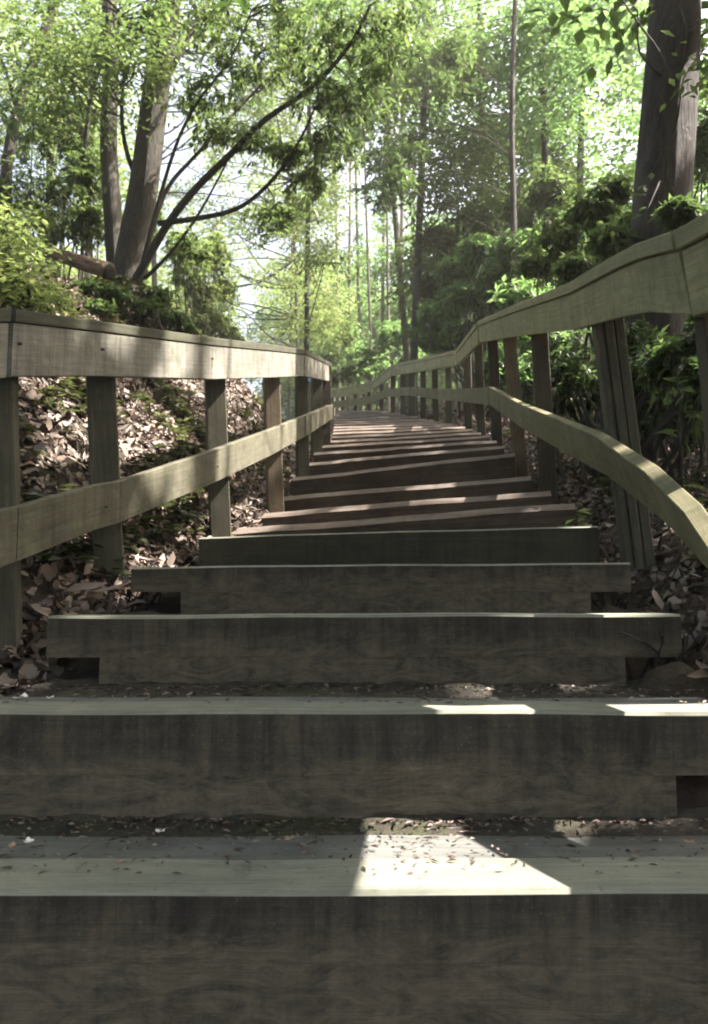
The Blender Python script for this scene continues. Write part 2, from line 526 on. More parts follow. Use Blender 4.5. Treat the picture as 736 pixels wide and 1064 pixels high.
XR = [(0.0, .80), (1.41, .76), (1.79, .73), (2.25, .78), (2.83, .86), (4, .91), (5, .96), (6, 1.03), (7, 1.10), (9, 1.10), (11, .92), (12, .72), (14, .56), (17, .4), (22, 0), (60, -1)]
prev = 6.35
yv = 456.5
while prev < 13.9:
    prev += 0.52 if prev < 10 else 0.62
    D = prev
    H = lerp_tab([(6.35, 1.212), (7, 1.38), (8, 1.64), (9, 1.895), (11, 2.42), (13, 2.95), (14.5, 3.31)], D)[0]
    y = 615 - FPX * H / D
    tl = max(0.0, 5.0 - (D - 6.35) * 1.2)
    xl = 368 + FPX * lerp_tab(XL, D)[0] / D
    xr = 368 + FPX * lerp_tab(XR, D)[0] / D
    STEPS.append((D, xl, y + tl, xr, y - tl, max(0, 0.12 - 0.02 * (D - 6.35))))
ramp_tab = []      # (Y metres, foot height)
SP = []
for (D, xl, yl, xr, yr, dd) in STEPS:
    SP.append((pt(xl, yl, D + dd), pt(xr, yr, D - dd)))
zc = [0.5 * (a.z + b.z) for a, b in SP]
yc = [0.5 * (a.y + b.y) for a, b in SP]
RY = [-3.0] + yc + [yc[-1] + 0.8, yc[-1] + 6, 60]
RZ = [zc[0] - 0.75] + [zc[0] - 0.25] + [z - 0.03 for z in zc[:-1]] + [zc[-1] - 0.02, zc[-1] + 0.05, zc[-1] + 0.3]
XLm = np.array([(a * S, b * S) for a, b in XL]); XRm = np.array([(a * S, b * S) for a, b in XR])

def sstep(a, b, x):
    t = np.clip((x - a) / (b - a), 0, 1)
    return t * t * (3 - 2 * t)

# soil spilled round the ends of the lower steps
HEAPS = [(60, 700, 1.75, .07, .09), (705, 700, 1.75, .11, .10), (655, 705, 1.74, .04, .10), (150, 628, 2.2, .06, .10), (645, 628, 2.2, .07, .10), (750, 835, 1.37, .06, .08), (715, 722, 1.6, .09, .12)]
def ground_np(X, Y):
    X = np.asarray(X, float); Y = np.asarray(Y, float)
    r = np.interp(Y, RY, RZ)
    xl = np.interp(Y, XLm[:, 0], XLm[:, 1]); xr = np.interp(Y, XRm[:, 0], XRm[:, 1])
    dl = np.clip(xl - 0.10 - X, 0, None); dr = np.clip(X - xr, 0, None)
    amp = 1 - sstep(6.6 * S, 7.9 * S, Y)
    bank = (0.86 * np.minimum(dl, 1.75) + 0.32 * np.clip(dl - 1.75, 0, 9)) * amp
    low = (-0.10 * np.minimum(dl, 12)) * (1 - amp)
    nearflat = sstep(1.8 * S, 3.0 * S, Y)
    bank = bank * (0.25 + 0.75 * nearflat)
    # dark root mound under the big left tree
    bank = bank + 0.28 * np.exp(-((X + 1.75) / 0.55) ** 2 - ((Y - 7.1) / 0.6) ** 2)
    right = 0.30 * np.minimum(dr, 4) + 0.06 * np.clip(dr - 4, 0, 20) + 0.10 * np.exp(-((dr - 0.35) / 0.2) ** 2)
    for (bx, by, bd, bh, br) in HEAPS:
        hp = pt(bx, by, bd)
        right = right + bh * np.exp(-((X - hp.x) / br) ** 2 - ((Y - hp.y) / (br * .8)) ** 2)
    right = right + right.clip(0, .08) * (np.sin(X * 61 + Y * 23) * .12 + np.sin(Y * 71 - X * 37) * .12)
    off = np.clip((dl + dr) * 4, 0, 1)
    nz = (np.sin(X * 3.1 + 1.3 * np.sin(Y * 2.2)) * 0.035 + np.sin(Y * 4.3 + X * 5.1) * 0.022 + np.sin(X * 9.7 - Y * 7.3) * 0.012)
    far = np.clip((np.hypot(X, Y) - 18) / 30, 0, 1)
    nz = nz + far * (np.sin(X * 0.21 + 1) * np.sin(Y * 0.17) * 0.6)
    return r + bank + low + right + nz * off - 0.012

def ground(x, y):
    return float(ground_np(x, y))

def axis(fine_a, fine_b, step, far):
    a = list(np.arange(fine_a, fine_b + 1e-6, step))
    s, x = step, fine_b
    hi = []
    while x < far:
        s *= 1.18; x += s; hi.append(x)
    s, x = step, fine_a
    lo = []
    while x > -far:
        s *= 1.18; x -= s; lo.append(x)
    return np.array(lo[::-1] + a + hi)

gx = axis(-3.6, 3.6, 0.07, 600)
gy = axis(0.4, 12.0, 0.07, 900)
GX, GY = np.meshgrid(gx, gy)
GZ = ground_np(GX, GY)
nx, ny = len(gx), len(gy)
me = bpy.data.meshes.new('ground')
me.vertices.add(nx * ny)
me.vertices.foreach_set('co', np.stack([GX, GY, GZ], -1).astype(np.float32).ravel())
i, j = np.meshgrid(np.arange(nx - 1), np.arange(ny - 1))
a = (j * nx + i).ravel()
q = np.stack([a, a + 1, a + nx + 1, a + nx], 1).astype(np.int32)
me.loops.add(q.size); me.loops.foreach_set('vertex_index', q.ravel())
me.polygons.add(len(q)); me.polygons.foreach_set('loop_start', np.arange(0, q.size, 4, dtype=np.int32))
me.polygons.foreach_set('use_smooth', np.ones(len(q), bool))
me.update(calc_edges=True)
g = link('ground', me, M['ground'])
g['kind'] = 'structure'

# ------------------------------------------------------------------ steps
ORD = ['lowest', 'second', 'third', 'fourth', 'fifth', 'sixth', 'seventh', 'eighth', 'ninth', 'tenth', 'eleventh', 'twelfth', 'thirteenth',
       'fourteenth', 'fifteenth', 'sixteenth', 'seventeenth', 'eighteenth', 'nineteenth', 'twentieth', 'twenty-first', 'twenty-second',
       'twenty-third', 'twenty-fourth', 'twenty-fifth', 'twenty-sixth', 'twenty-seventh', 'twenty-eighth', 'twenty-ninth', 'thirtieth']
SPECIAL = {
    1: 'lowest wide timber step in view with a large sunlit patch on its tread',
    2: 'second wide timber step up, thin sun streak along its front edge',
    3: 'third timber step up with dark notches under both ends of its riser',
    4: 'fourth timber step up between the first full posts, short dark notches at its ends',
    5: 'fifth timber step up with a mossy greenish riser, below the reddish steps',
    6: 'sixth step up, first of the thin slanted reddish timbers above the mossy riser',
    9: 'thick pale slanted timber step, ninth up, bulkier than the ones around it',
}
for k in range(0, len(SP)):
    A, B = SP[k]
    foot = (zc[k - 1] if k else zc[0] - 0.25)
    if k == 0:
        continue
    lab = SPECIAL.get(k, 'slanted narrow timber step, %s up from the bottom of the stairs' % ORD[k - 1])
    if k == len(SP) - 1:
        lab = 'topmost narrow timber step of the stairs, just below the far railing'
    root = empty('timber_step', lab, 'step', 'timber steps climbing the trail', ((A + B) * 0.5)[:] and (0.5 * (A.x + B.x), 0.5 * (A.y + B.y), foot))
    inv = Matrix.Translation(-Vector(root.location))
    off = Vector(root.location)
    xd = (B - A); W = xd.length; xd.normalize()
    fw = Vector((-xd.y, xd.x, 0)).normalized()
    th = 0.145 if k < 6 else 0.10
    if k == 9: th = 0.16
    near = k <= 5
    nseg = 14 if near else 8
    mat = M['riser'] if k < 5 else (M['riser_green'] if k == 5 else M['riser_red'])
    hgt = zc[k] - foot
    # height profile of the top edge: worn, gently uneven
    ph = random.uniform(0, 6)
    def top_at(t, front=True):
        w = 0.0015 * math.sin(t * 7 + ph) + 0.001 * math.sin(t * 19 + 2 * ph)
        if not near: w *= 2
        return A.lerp(B, t) + Vector((0, 0, w))
    split = 0.40 * hgt if near else 0.0
    # upper board, full width; v in the UV = height over the foot
    mb = MB()
    base = len(mb.v)
    cz = 0.006
    for s_ in range(nseg + 1):
        t = s_ / nseg
        p = top_at(t) - off
        zf = foot - off.z - (0.05 if split == 0 else -split)
        wob = 0.003 * math.sin(t * 17 + ph)
        f0 = fw * wob
        sl = 0.0065 if near else 0.034       # worn, rounded front edge falls forward
        pts = [Vector((p.x, p.y, zf)) + f0, Vector((p.x, p.y, p.z - sl)) + f0, p + fw * (sl * (1.2 if near else 1.8)) + f0 , p + fw * th,
               Vector((p.x, p.y, zf)) + fw * th]
        mb.v += [tuple(v) for v in pts]
    for s_ in range(nseg):
        a = base + s_ * 5; b_ = a + 5
        u1, u2 = s_ / nseg * W + k * 3.7, (s_ + 1) / nseg * W + k * 3.7
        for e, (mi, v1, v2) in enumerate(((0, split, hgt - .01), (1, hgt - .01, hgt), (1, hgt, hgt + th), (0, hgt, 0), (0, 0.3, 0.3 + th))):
            e2 = (e + 1) % 5
            mb.quad((a + e, b_ + e, b_ + e2, a + e2), [(u1, v1), (u2, v1), (u2, v2), (u1, v2)], mi)
    mb.quad(tuple(base + e for e in range(5)), [(k, e * .03) for e in range(5)])
    mb.quad(tuple(base + nseg * 5 + e for e in range(5))[::-1], [(k, e * .03) for e in range(5)])
    mb.build('riser_board', [mat, M['step_top'] if k < 6 else M['step_worn_lit']], root)
    if near:
        # lower board, shorter, leaving the dark notches at the ends
        t0, t1 = {1: (0.0, 1.0), 2: (0.0, 0.955 - 0.06), 3: (0.084, 0.91), 4: (0.10, 0.92), 5: (0.0, 1.0)}[k]
        if k == 2: t1 = (700 + 90) / 880.0
        mb = MB()
        base = len(mb.v)
        for s_ in range(nseg + 1):
            t = t0 + (t1 - t0) * s_ / nseg
            p = top_at(t) - off
            wob = 0.003 * math.sin(t * 17 + ph)
            zt = foot - off.z + split
            zb = foot - off.z - 0.05
            pp = [Vector((p.x, p.y, zb)), Vector((p.x, p.y, zt)), Vector((p.x, p.y, zt)) + fw * th, Vector((p.x, p.y, zb)) + fw * th]
            mb.v += [tuple(v + fw * (wob + 0.0015)) for v in pp]
        for s_ in range(nseg):
            a = base + s_ * 4; b_ = a + 4
            u1, u2 = s_ / nseg * W + k * 3.7, (s_ + 1) / nseg * W + k * 3.7
            for e, (v1, v2) in enumerate(((-.05, split), (0.2, .3), (0.3, .2), (.2, .3))):
                e2 = (e + 1) % 4
                mb.quad((a + e, b_ + e, b_ + e2, a + e2), [(u1, v1), (u2, v1), (u2, v2), (u1, v2)])
        mb.quad(tuple(base + e for e in range(4)), [(k, e * .03) for e in range(4)])
        mb.quad(tuple(base + nseg * 4 + e for e in range(4))[::-1], [(k, e * .03) for e in range(4)])
        mb.build('lower_board', mat, root)
    # tread: board behind the riser, then packed soil up to the next riser
    if k + 1 < len(SP):
        A2, B2 = SP[k + 1]
    else:
        A2, B2 = A + fw * 0.7, B + fw * 0.7
    inset = 0.01
    bw = 0.0
    if k <= 2:
        mb = MB()
        bw = (yc[k + 1] - yc[k]) * (0.78 if k == 1 else 0.62) - th
        secs = []
        for s_ in range(7):
            t = s_ / 6
            p = A.lerp(B, t) - off + Vector((0, 0, -0.008 + 0.002 * math.sin(t * 11 + ph)))
            q0 = p + fw * (th + 0.004); q1 = p + fw * (th + bw)
            secs.append([q0 - Vector((0, 0, .04)), q1 - Vector((0, 0, .04)), q1, q0])
        mb.sweep(secs, u0=k * 2.0)
        mb.build('tread_board', M['tread'], root)
    mb = MB()
    nsx, nsy = 40, 6
    base = len(mb.v)
    for jy in range(nsy + 1):
        for ix in range(nsx + 1):
            t = 0.012 + 0.976 * ix / nsx
            p0 = A.lerp(B, t) + fw * (th + (bw - 0.02 if bw else -0.01))
            p1 = A2.lerp(B2, t); p1 = Vector((p1.x, p1.y, p0.z)) + fw * 0.02
            if (p1 - p0).dot(fw) < 0.03: p1 = p0 + fw * 0.03
            p = p0.lerp(p1, jy / nsy)
            e = jy / nsy
            lift = (-0.012 + 0.012 * e * e * 2) if k <= 2 else -0.012
            lift += random.uniform(-.004, .004) * (1.5 if k <= 2 else 1)
            mb.v.append(tuple(p - off + Vector((0, 0, lift))))
    for jy in range(nsy):
        for ix in range(nsx):
            a = base + jy * (nsx + 1) + ix
            mb.quad((a, a + 1, a + nsx + 2, a + nsx + 1), [(0, 0)] * 4, 0, True)
    mb.build('soil_fill', M['soil'], root)

# ------------------------------------------------------------------ railings
def rail_board(name, tab, height, thick, mat, parent, ztop_off=0.0, inner=1, twist=0.0, sub=5):
    """tab rows: (x, ytop, D[, twist deg]); board hangs down from the top line; inner = +1 path lies towards +X"""
    P = [pt(r[0], r[1], r[2]) for r in tab]
    T = [math.radians(r[3]) if len(r) > 3 else math.radians(twist) for r in tab]
    out, tw = [], []
    for i in range(len(P) - 1):
        for j in range(sub):
            t = j / sub
            out.append(P[i].lerp(P[i + 1], t)); tw.append(T[i] * (1 - t) + T[i + 1] * t)
    out.append(P[-1]); tw.append(T[-1])
    secs = []
    for i, p in enumerate(out):
        d = (out[min(i + 1, len(out) - 1)] - out[max(i - 1, 0)]); d.z = 0; d.normalize()
        side = Vector((d.y, -d.x, 0)) * (1 if inner > 0 else -1)   # towards the path
        upv = Vector((0, 0, 1)) * math.cos(tw[i]) + side * math.sin(tw[i])
        sd = side * math.cos(tw[i]) - Vector((0, 0, 1)) * math.sin(tw[i])
        top = p + upv * ztop_off
        if name == 'lower_rail': top = top + side * (height * math.sin(tw[i]) * 0.8)
        secs.append([top - upv * height, top - upv * height - sd * thick, top - sd * thick, top])
    mb = MB()
    mb.sweep(secs, u0=random.random() * 5, chamf=0.003)
    return mb.build(name, mat, parent)

def post_depth(x, y, tabs, off, sgn):
    line = [pt(r[0], r[1], r[2]) for t in tabs for r in t]
    Ys = [p.y for p in line]; Xs = [p.x for p in line]
    D = 1.0
    while D < 20:
        p = pt(x, y, D)
        if p.y <= Ys[-1]:
            rx = float(np.interp(p.y, Ys, Xs))
            sl = (float(np.interp(p.y + .2, Ys, Xs)) - float(np.interp(p.y - .2, Ys, Xs))) / .4
            dist = (p.x - rx) * sgn / math.sqrt(1 + sl * sl)
            if dist >= off and p.y > Ys[0] + .1:
                return D
        D += 0.01
    return None

def post(base, top, sx, mat, parent, rot=0.0, groove=False):
    mb = MB()
    d = (top - base); L = d.length; d.normalize()
    q = Vector((0, 0, 1)).rotation_difference(d).to_matrix() @ Matrix.Rotation(rot, 3, 'Z')
    n = 6
    secs = []
    if not groove:
        for i in range(n + 1):
            c = base + d * (L * i / n)
            w = sx * (0.5 + 0.01 * math.sin(i * 2.3))
            secs.append([c + q @ Vector((x * w, y * w, 0)) for x, y in ((-1, -1), (1, -1), (1, 1), (-1, 1))])
        mb.sweep(secs, u0=random.random() * 5, chamf=0.004)
    else:   # weather-split post: three staves with open checks between
        for (x0, x1, yo) in ((-0.5, -0.2, 0.0), (-0.17, 0.12, -0.006), (0.16, 0.5, 0.004)):
            secs = []
            for i in range(n + 1):
                c = base + d * (L * i / n)
                secs.append([c + q @ Vector((x * sx, y * sx + yo, 0)) for x, y in ((x0, -.5), (x1, -.5), (x1, .5), (x0, .5))])
            mb.sweep(secs, u0=random.random() * 5, chamf=0.004)
        secs = []
        for i in range(n + 1):
            c = base + d * (L * i / n)
            secs.append([c + q @ Vector((x * sx, y * sx, 0)) for x, y in ((-.3, -.38), (.3, -.38), (.3, .38), (-.3, .38))])
        mb.sweep(secs, u0=random.random() * 5)
    return mb.build('post', mat, parent)

LR = empty('railing', 'grey weathered wooden railing on the left of the steps, streaked with sunlight', 'railing')
capL = [(-190, 312, 1.25), (12, 321, 1.87)], [(17, 321, 1.895), (108, 334, 2.35), (225, 351, 3.1), (283, 358, 3.9), (317, 363, 4.8)], [(318, 363, 4.8), (345, 377, 6.9)]
for tab in capL:
    rail_board('cap', tab, 0.038, 0.11, M['cap_left'], LR, 0.0, 1)
    t2 = [(x, y, D) for x, y, D in tab]
    rb = rail_board('top_rail', [(x - 4.0 / (D), y, D) for x, y, D in t2], 0.155, 0.036, M['rail_left'], LR, -0.040, 1)
lowL = [(-160, 566, 1.25), (19, 527, 1.88)], [(20, 527, 1.885), (100, 504, 2.27), (125, 500, 2.45), (225, 467, 3.1), (283, 446, 3.9), (317, 432, 4.8)], [(318, 432, 4.8), (346, 420, 6.9)]
for tab in lowL:
    rail_board('lower_rail', tab, 0.150, 0.036, M['rail_low'], LR, 0.0, 1)
# posts (top px, base px, D)
for (xt, yt, xb, yb, D, mt, w) in ((-3, 350, 2, 735, 1.93, 'post', .105), (103, 345, 116, 640, 2.50, 'post', .105), (222, 360, 230, 560, 3.30, 'post', .10),
                                   (281, 366, 287, 512, 4.05, 'post_tan', .10), (313, 370, 315, 480, 5.0, 'post', .095), (329, 375, 329, 462, 5.8, 'post', .095), (339, 382, 338, 450, 6.7, 'post_dark', .09)):
    D = post_depth((xt + xb) / 2, 480, capL, 0.036 + w * .55, -1) or D
    b = pt(xb, yb, D); t = pt(xt, yt, D)
    b.z = min(b.z, ground(b.x, b.y) - 0.05)
    post(b, t, w * 0.97, M[mt], LR, rot=0.25)

RRX = None
RR = empty('railing', 'olive weathered wooden railing on the right of the steps, curving away uphill', 'railing')
capR = [[(860, 55, 1.12, 8), (738, 221, 1.42, 8), (705, 239.5, 1.515, 8)],  # unseen near end raised to widen the sun patch on the lowest tread
        [(701, 240.5, 1.53, 8), (663, 254, 1.9, 7), (640, 266, 2.15, 6), (593, 294, 2.85, 5), (533, 318, 4.3, 4), (497, 334, 6.3, 2)],
        [(496, 335, 6.3, 2), (474, 364, 8.8, 0)], [(473, 364, 8.9, 0), (436, 373, 10.6, 0), (407, 379, 12.2, 0)], [(406, 380, 12.3, 0), (387, 396, 14.2, 0)],
        [(386, 397, 14.4, 0), (350, 404, 16.0, 0), (315, 405, 17.5, 0)]]
for tab in capR:
    rail_board('cap', [(r[0] - 8.0 / r[2], r[1], r[2], r[3]) for r in tab], 0.045, 0.13, M['cap_right'], RR, 0.0, -1)
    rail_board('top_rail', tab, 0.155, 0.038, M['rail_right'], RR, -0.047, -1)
lowR = [[(860, 700, 1.0, 26), (736, 532, 1.38, 24), (688, 490, 1.75, 22), (628, 453, 2.4, 16), (583, 436, 3.1, 8), (540, 419, 4.2, 3), (508, 402, 5.6, 0)],  # unseen near end lowered to let the sun patch reach further right
        [(507, 403, 5.7, 0), (475, 404, 8.0, 0), (455, 404, 9.6, 0)], [(454, 404, 9.7, 0), (425, 402, 11.4, 0), (403, 404, 12.6, 0)], [(402, 404, 12.7, 0), (384, 412, 14.2, 0), (350, 417, 16.0, 0), (318, 418, 17.3, 0)]]
for tab in lowR:
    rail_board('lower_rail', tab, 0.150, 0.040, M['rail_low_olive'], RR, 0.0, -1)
for (xt, yt, xb, yb, D, mt, w) in ((748, 322, 790, 760, 1.53, 'post_dark', .10), (630, 325, 668, 622, 2.18, 'post', .115), (560, 338, 572, 548, 3.25, 'post_dark', .10),
                                   (529, 345, 543, 495, 4.35, 'post_tan', .10), (512, 348, 518, 470, 5.3, 'post_dark', .095), (497, 352, 501, 452, 6.5, 'post', .09),
                                   (486, 364, 487, 448, 7.5, 'post_dark', .09), (466, 374, 467, 440, 9.4, 'post', .09), (452, 376, 453, 439, 10.1, 'post_dark', .09),
                                   (440, 378, 440, 437, 10.8, 'post_dark', .09), (429, 380, 429, 436, 11.4, 'post', .09), (419, 382, 419, 434, 12.0, 'post_dark', .09), (409, 384, 408, 432, 12.6, 'post_dark', .09),
                                   (397, 392, 397, 430, 13.6, 'post', .09), (384, 400, 384, 430, 14.8, 'post_dark', .09), (370, 402, 370, 430, 15.4, 'post', .09), (357, 404, 357, 430, 16.0, 'post_dark', .09), (346, 405, 346, 430, 16.5, 'post', .09)):
    if D < 12.5: D = post_depth((xt + xb) / 2, 480, capR, 0.038 + w * .55 + (.05 if D < 2.5 else .01), 1) or D
    b = pt(xb, yb, D); t = pt(xt, yt, D)
    b.z = min(b.z, ground(b.x, b.y) - 0.05)
    p_ = post(b, t, w * 0.97, M[mt], RR, rot=-0.2, groove=(xt == 630))
    if xt == 630: p_['label'] = 'leaning grey post with deep split grooves'

def bolts(parent, tabs, xs, sgn, drops=(.075, .145), r=.007):
    for x in xs:
        tab = next((t for t in tabs if t[0][0] <= x <= t[-1][0] or t[-1][0] <= x <= t[0][0]), None)
        if tab is None: continue
        rows = sorted(tab, key=lambda q: q[0])
        y = float(np.interp(x, [q[0] for q in rows], [q[1] for q in rows])); D = float(np.interp(x, [q[0] for q in rows], [q[2] for q in rows]))
        p = pt(x, y, D)
        for dz in drops:
            c = p - Vector((0, 0, dz)) + Vector((sgn * .003, 0, 0))
            mb = MB(); tube(mb, [c - Vector((sgn * .012, 0, 0)), c + Vector((sgn * .004, 0, 0))], [r, r * .85], 8)
            mb.build('bolt', M['post_dark'], parent)
bolts(LR, capL, (22, 108, 221), 1, (.10,), .0045)
bolts(LR, lowL, (110, 226), 1, (.08,), .0045)

# ------------------------------------------------------------------ trees
GOALS = [  # chosen sun flecks, crown leaves cut away towards the sun: world point, radius
    (pt(440, 872, 1.29), .09), (pt(530, 872, 1.29), .08), (pt(490, 885, 1.21), .11), (pt(570, 900, 1.14), .07), (pt(460, 731, 1.45), .07), (pt(540, 731, 1.45), .06),
    (pt(470, 890, 1.15), .115), (pt(545, 905, 1.12), .10), (pt(400, 900, 1.14), .07), (pt(500, 731, 1.45), .07), (pt(580, 731, 1.45), .06), (pt(430, 730, 1.45), .04),
    (pt(720, 720, 1.5), .10), (pt(650, 735, 1.45), .05),
    (pt(250, 370, 3.5), .16), (pt(290, 372, 4.2), .14), (pt(225, 365, 3.2), .10), (pt(198, 368, 2.95), .05), (pt(160, 365, 2.75), .03), (pt(120, 365, 2.5), .025), (pt(100, 360, 2.4), .02), (pt(60, 355, 2.2), .015),
    (pt(260, 468, 3.6), .14), (pt(295, 450, 4.3), .12), (pt(233, 480, 3.2), .09),
    (pt(240, 440, 3.25), .05), (pt(235, 520, 3.3), .08), (pt(690, 492, 1.75), .05),
    (pt(330, 525, 3.5), .09), (pt(400, 520, 3.6), .12), (pt(470, 516, 3.6), .10), (pt(520, 510, 3.7), .07), (pt(470, 490, 4.3), .07), (pt(400, 480, 4.9), .08),
    (pt(280, 500, 4.0), .20), (pt(150, 420, 3.6), .12), (pt(60, 420, 3.2), .10), (pt(120, 470, 3.0), .09), (pt(190, 440, 3.5), .12), (pt(60, 500, 2.8), .06), (pt(265, 520, 3.5), .12), (pt(170, 520, 2.9), .07),
    (pt(550, 415, 4.0), .07), (pt(600, 520, 3.2), .10), (pt(100, 285, 5.7), .15), (pt(50, 460, 3.0), .05),
    (pt(640, 480, 2.3), .03), (pt(700, 300, 1.5), .0),
    (pt(185, 560, 2.5), .05), (pt(540, 490, 4.4), .10), (pt(60, 690, 1.8), .03),
]
grd = random.Random(5)
for _ in range(75):      # small flecks scattered over the left bank and the upper steps
    GOALS.append((pt(grd.uniform(20, 300), grd.uniform(395, 540), grd.uniform(2.7, 4.6)), grd.uniform(.03, .13)))
for _ in range(26):
    GOALS.append((pt(grd.uniform(320, 540), grd.uniform(480, 525), grd.uniform(3.4, 4.8)), grd.uniform(.05, .12)))
for x_, D_ in ((212, 3.05), (236, 3.2), (248, 3.35), (262, 3.55), (276, 3.8), (300, 4.4), (308, 4.6)):
    GOALS.append((pt(x_, 372, D_), .10))
for x_, y_, D_ in ((246, 470, 3.35), (272, 460, 3.7), (286, 452, 4.0), (308, 442, 4.6)):
    GOALS.append((pt(x_, y_, D_), .09))
for _ in range(14):
    GOALS.append((pt(grd.uniform(560, 736), grd.uniform(480, 720), grd.uniform(1.8, 3.4)), grd.uniform(.03, .08)))
def canopy_keep(P, extra=0.045):  # drops leaves on the sun's rays to each fleck, shaping the light
    keep = np.ones(len(P), bool)
    s = np.array(SUNDIR)
    for g_, rad_ in GOALS:
        if rad_ <= 0: continue
        v = P - np.array(g_)
        t = v @ s
        dist = np.linalg.norm(v - t[:, None] * s, axis=1)
        keep &= ~((dist < rad_ + extra) & (t > 0))
    return keep
def clumps(rows):
    """rows: (px, py, D, r_px_x, r_px_y[, depth m])"""
    c, r = [], []
    for row in rows:
        p = pt(row[0], row[1], row[2])
        k = row[2] * S / FPX
        rx, rz = row[3] * k, row[4] * k
        c.append(tuple(p)); r.append((rx, row[5] if len(row) > 5 else (rx + rz) / 2, rz))
    return np.array(c), np.array(r)

def twigs_to(mb, start_pts, centres, radii, n_per=2, r0=0.02):
    for c, r in zip(centres, radii):
        for _ in range(n_per):
            s = min(start_pts, key=lambda p: (p - Vector(c)).length + random.uniform(0, 0.4))
            e = Vector(c) + Vector((random.uniform(-.7, .7) * r[0], random.uniform(-.7, .7) * r[1], random.uniform(-.5, .8) * r[2]))
            L = (e - s).length
            m1 = s.lerp(e, .35) + Vector((random.uniform(-.1, .1), random.uniform(-.1, .1), random.uniform(-.05, .1))) * L
            m2 = s.lerp(e, .7) + Vector((random.uniform(-.1, .1), random.uniform(-.1, .1), random.uniform(.0, .1))) * L
            pp = smooth_path([s, m1, m2, e], 3)
            rr = r0 * min(1.5, 0.4 + L * 0.35)
            tube(mb, pp, [rr * (1 - 0.75 * i / (len(pp) - 1)) for i in range(len(pp))], 5)

def tree(name, label, cat, trunk_px, rad, barkmat, centres=None, radii=None, leaf=None, leafm=None, group=None, branches=(), twig_n=1, seg=14, tw_r=0.02, sink=0.3):
    """trunk_px: [(x, y, D)] from base to top; rad metres base->top"""
    root = None
    pts = [pt(*p) for p in trunk_px]
    b = pts[0].copy(); gz = ground(b.x, b.y)
    if b.z > gz - sink:
        b2 = b.copy(); b2.z = gz - sink
        pts = [b2] + pts
    loc = Vector((pts[0].x, pts[0].y, gz))
    root = empty(name, label, cat, group, loc)
    pp = smooth_path([p - loc for p in pts], 6)
    n = len(pp)
    rads = [rad[0] + (rad[1] - rad[0]) * i / (n - 1) for i in range(n)]
    for i in range(min(6, n)):
        rads[i] *= 1 + 0.35 * (1 - i / 6) ** 2
    mb = MB(); tube(mb, pp, rads, seg, 0, 0.06)
    starts = [p + loc for p in pp[len(pp) // 3:]]
    subs = []
    for bp, r0 in branches:
        q = smooth_path([pt(*p) - loc for p in bp], 4)
        bb = MB(); tube(bb, q, [r0 * (1 - 0.72 * i / (len(q) - 1)) for i in range(len(q))], 8, 0, 0.05)
        subs.append(bb)
        starts += [p + loc for p in q[len(q) // 4:]]
    if centres is not None and twig_n:
        m2 = MB()
        twigs_to(mb, starts, centres, radii, twig_n, tw_r) if False else None
        tmp = MB()
        twigs_to(tmp, starts, centres, radii, twig_n, tw_r)
        base = len(mb.v)
        mb.v += [(v[0] - loc.x, v[1] - loc.y, v[2] - loc.z) for v in tmp.v]
        mb.f += [tuple(i + base for i in f) for f in tmp.f]
        mb.uv += tmp.uv; mb.mi += tmp.mi; mb.sm += tmp.sm
    tk = mb.build('trunk', barkmat, root)
    for bb in subs: bb.build('branch', barkmat, tk)
    if leaf is not None:
        if name == 'large_tree': leaf = leaf[canopy_keep(leaf.mean(1))]
        quads_mesh('crown', leaf - np.array(loc), leafm, root)
    return root

def rand_clumps(n, x0, x1, y0, y1, D0, D1, r0, r1, flat=0.7, avoid=()):
    rows = []
    tries = 0
    while len(rows) < n and tries < n * 30:
        tries += 1
        x, y = random.uniform(x0, x1), random.uniform(y0, y1)
        if any(((x - a[0]) / a[2]) ** 2 + ((y - a[1]) / a[3]) ** 2 < 1 for a in avoid):
            continue
        D = random.uniform(D0, D1)
        r = random.uniform(r0, r1)
        rows.append((x, y, D, r, r * flat))
    return rows

GAP = [(255, 310, 52, 75), (205, 150, 26, 60), (300, 190, 26, 34), (375, 205, 20, 36), (455, 25, 22, 16), (205, 50, 20, 24)]

# big leaning left tree and its vertical neighbour
c, r = clumps([(60, 30, 6.0, 34, 22), (120, 20, 5.6, 30, 18), (230, 20, 6.8, 40, 18), (150, 60, 5.8, 18, 12), (20, 60, 6.2, 30, 24), (110, 75, 6.0, 18, 14), (196, 8, 6.4, 26, 14), (170, -60, 6.3, 120, 50), (60, -50, 6.0, 90, 50)])
lf = spray_leaves(c, r * 1.25, 52, 9, 0.07, 0.03)
tree('leaning_tree', 'thick grey leaning tree trunk rising from the root mound behind the left railing', 'tree',
     [(132, 300, 6.6), (140, 250, 6.6), (150, 190, 6.55), (160, 110, 6.5), (172, 20, 6.4), (182, -70, 6.3)], (0.165, 0.115), M['bark_grey'],
     c, r, lf, M['leaf_mid'], twig_n=3, branches=[([(160, 110, 6.5), (190, 50, 6.6), (215, 5, 6.7), (230, -40, 6.8)], 0.035), ([(148, 200, 6.55), (130, 150, 6.5), (128, 90, 6.4), (150, 20, 6.3)], 0.03)], tw_r=0.016)
c, r = clumps([(70, 100, 6.3, 28, 20), (118, -30, 6.5, 60, 30), (90, 60, 6.3, 20, 16)])
tree('upright_tree', 'straight slender grey trunk just left of the thick leaning tree', 'tree',
     [(122, 300, 6.9), (118, 230, 6.9), (113, 150, 6.9), (115, 60, 6.9), (112, -60, 6.9)], (0.105, 0.075), M['bark_grey'],
     c, r, spray_leaves(c, r * 1.2, 50, 8, 0.07, 0.03), M['leaf_mid'], twig_n=4, tw_r=0.012)
c, r = clumps([(30, 30, 7.0, 26, 20), (60, 5, 7.1, 26, 16), (15, 90, 7.0, 18, 22), (60, -40, 7, 60, 30)])
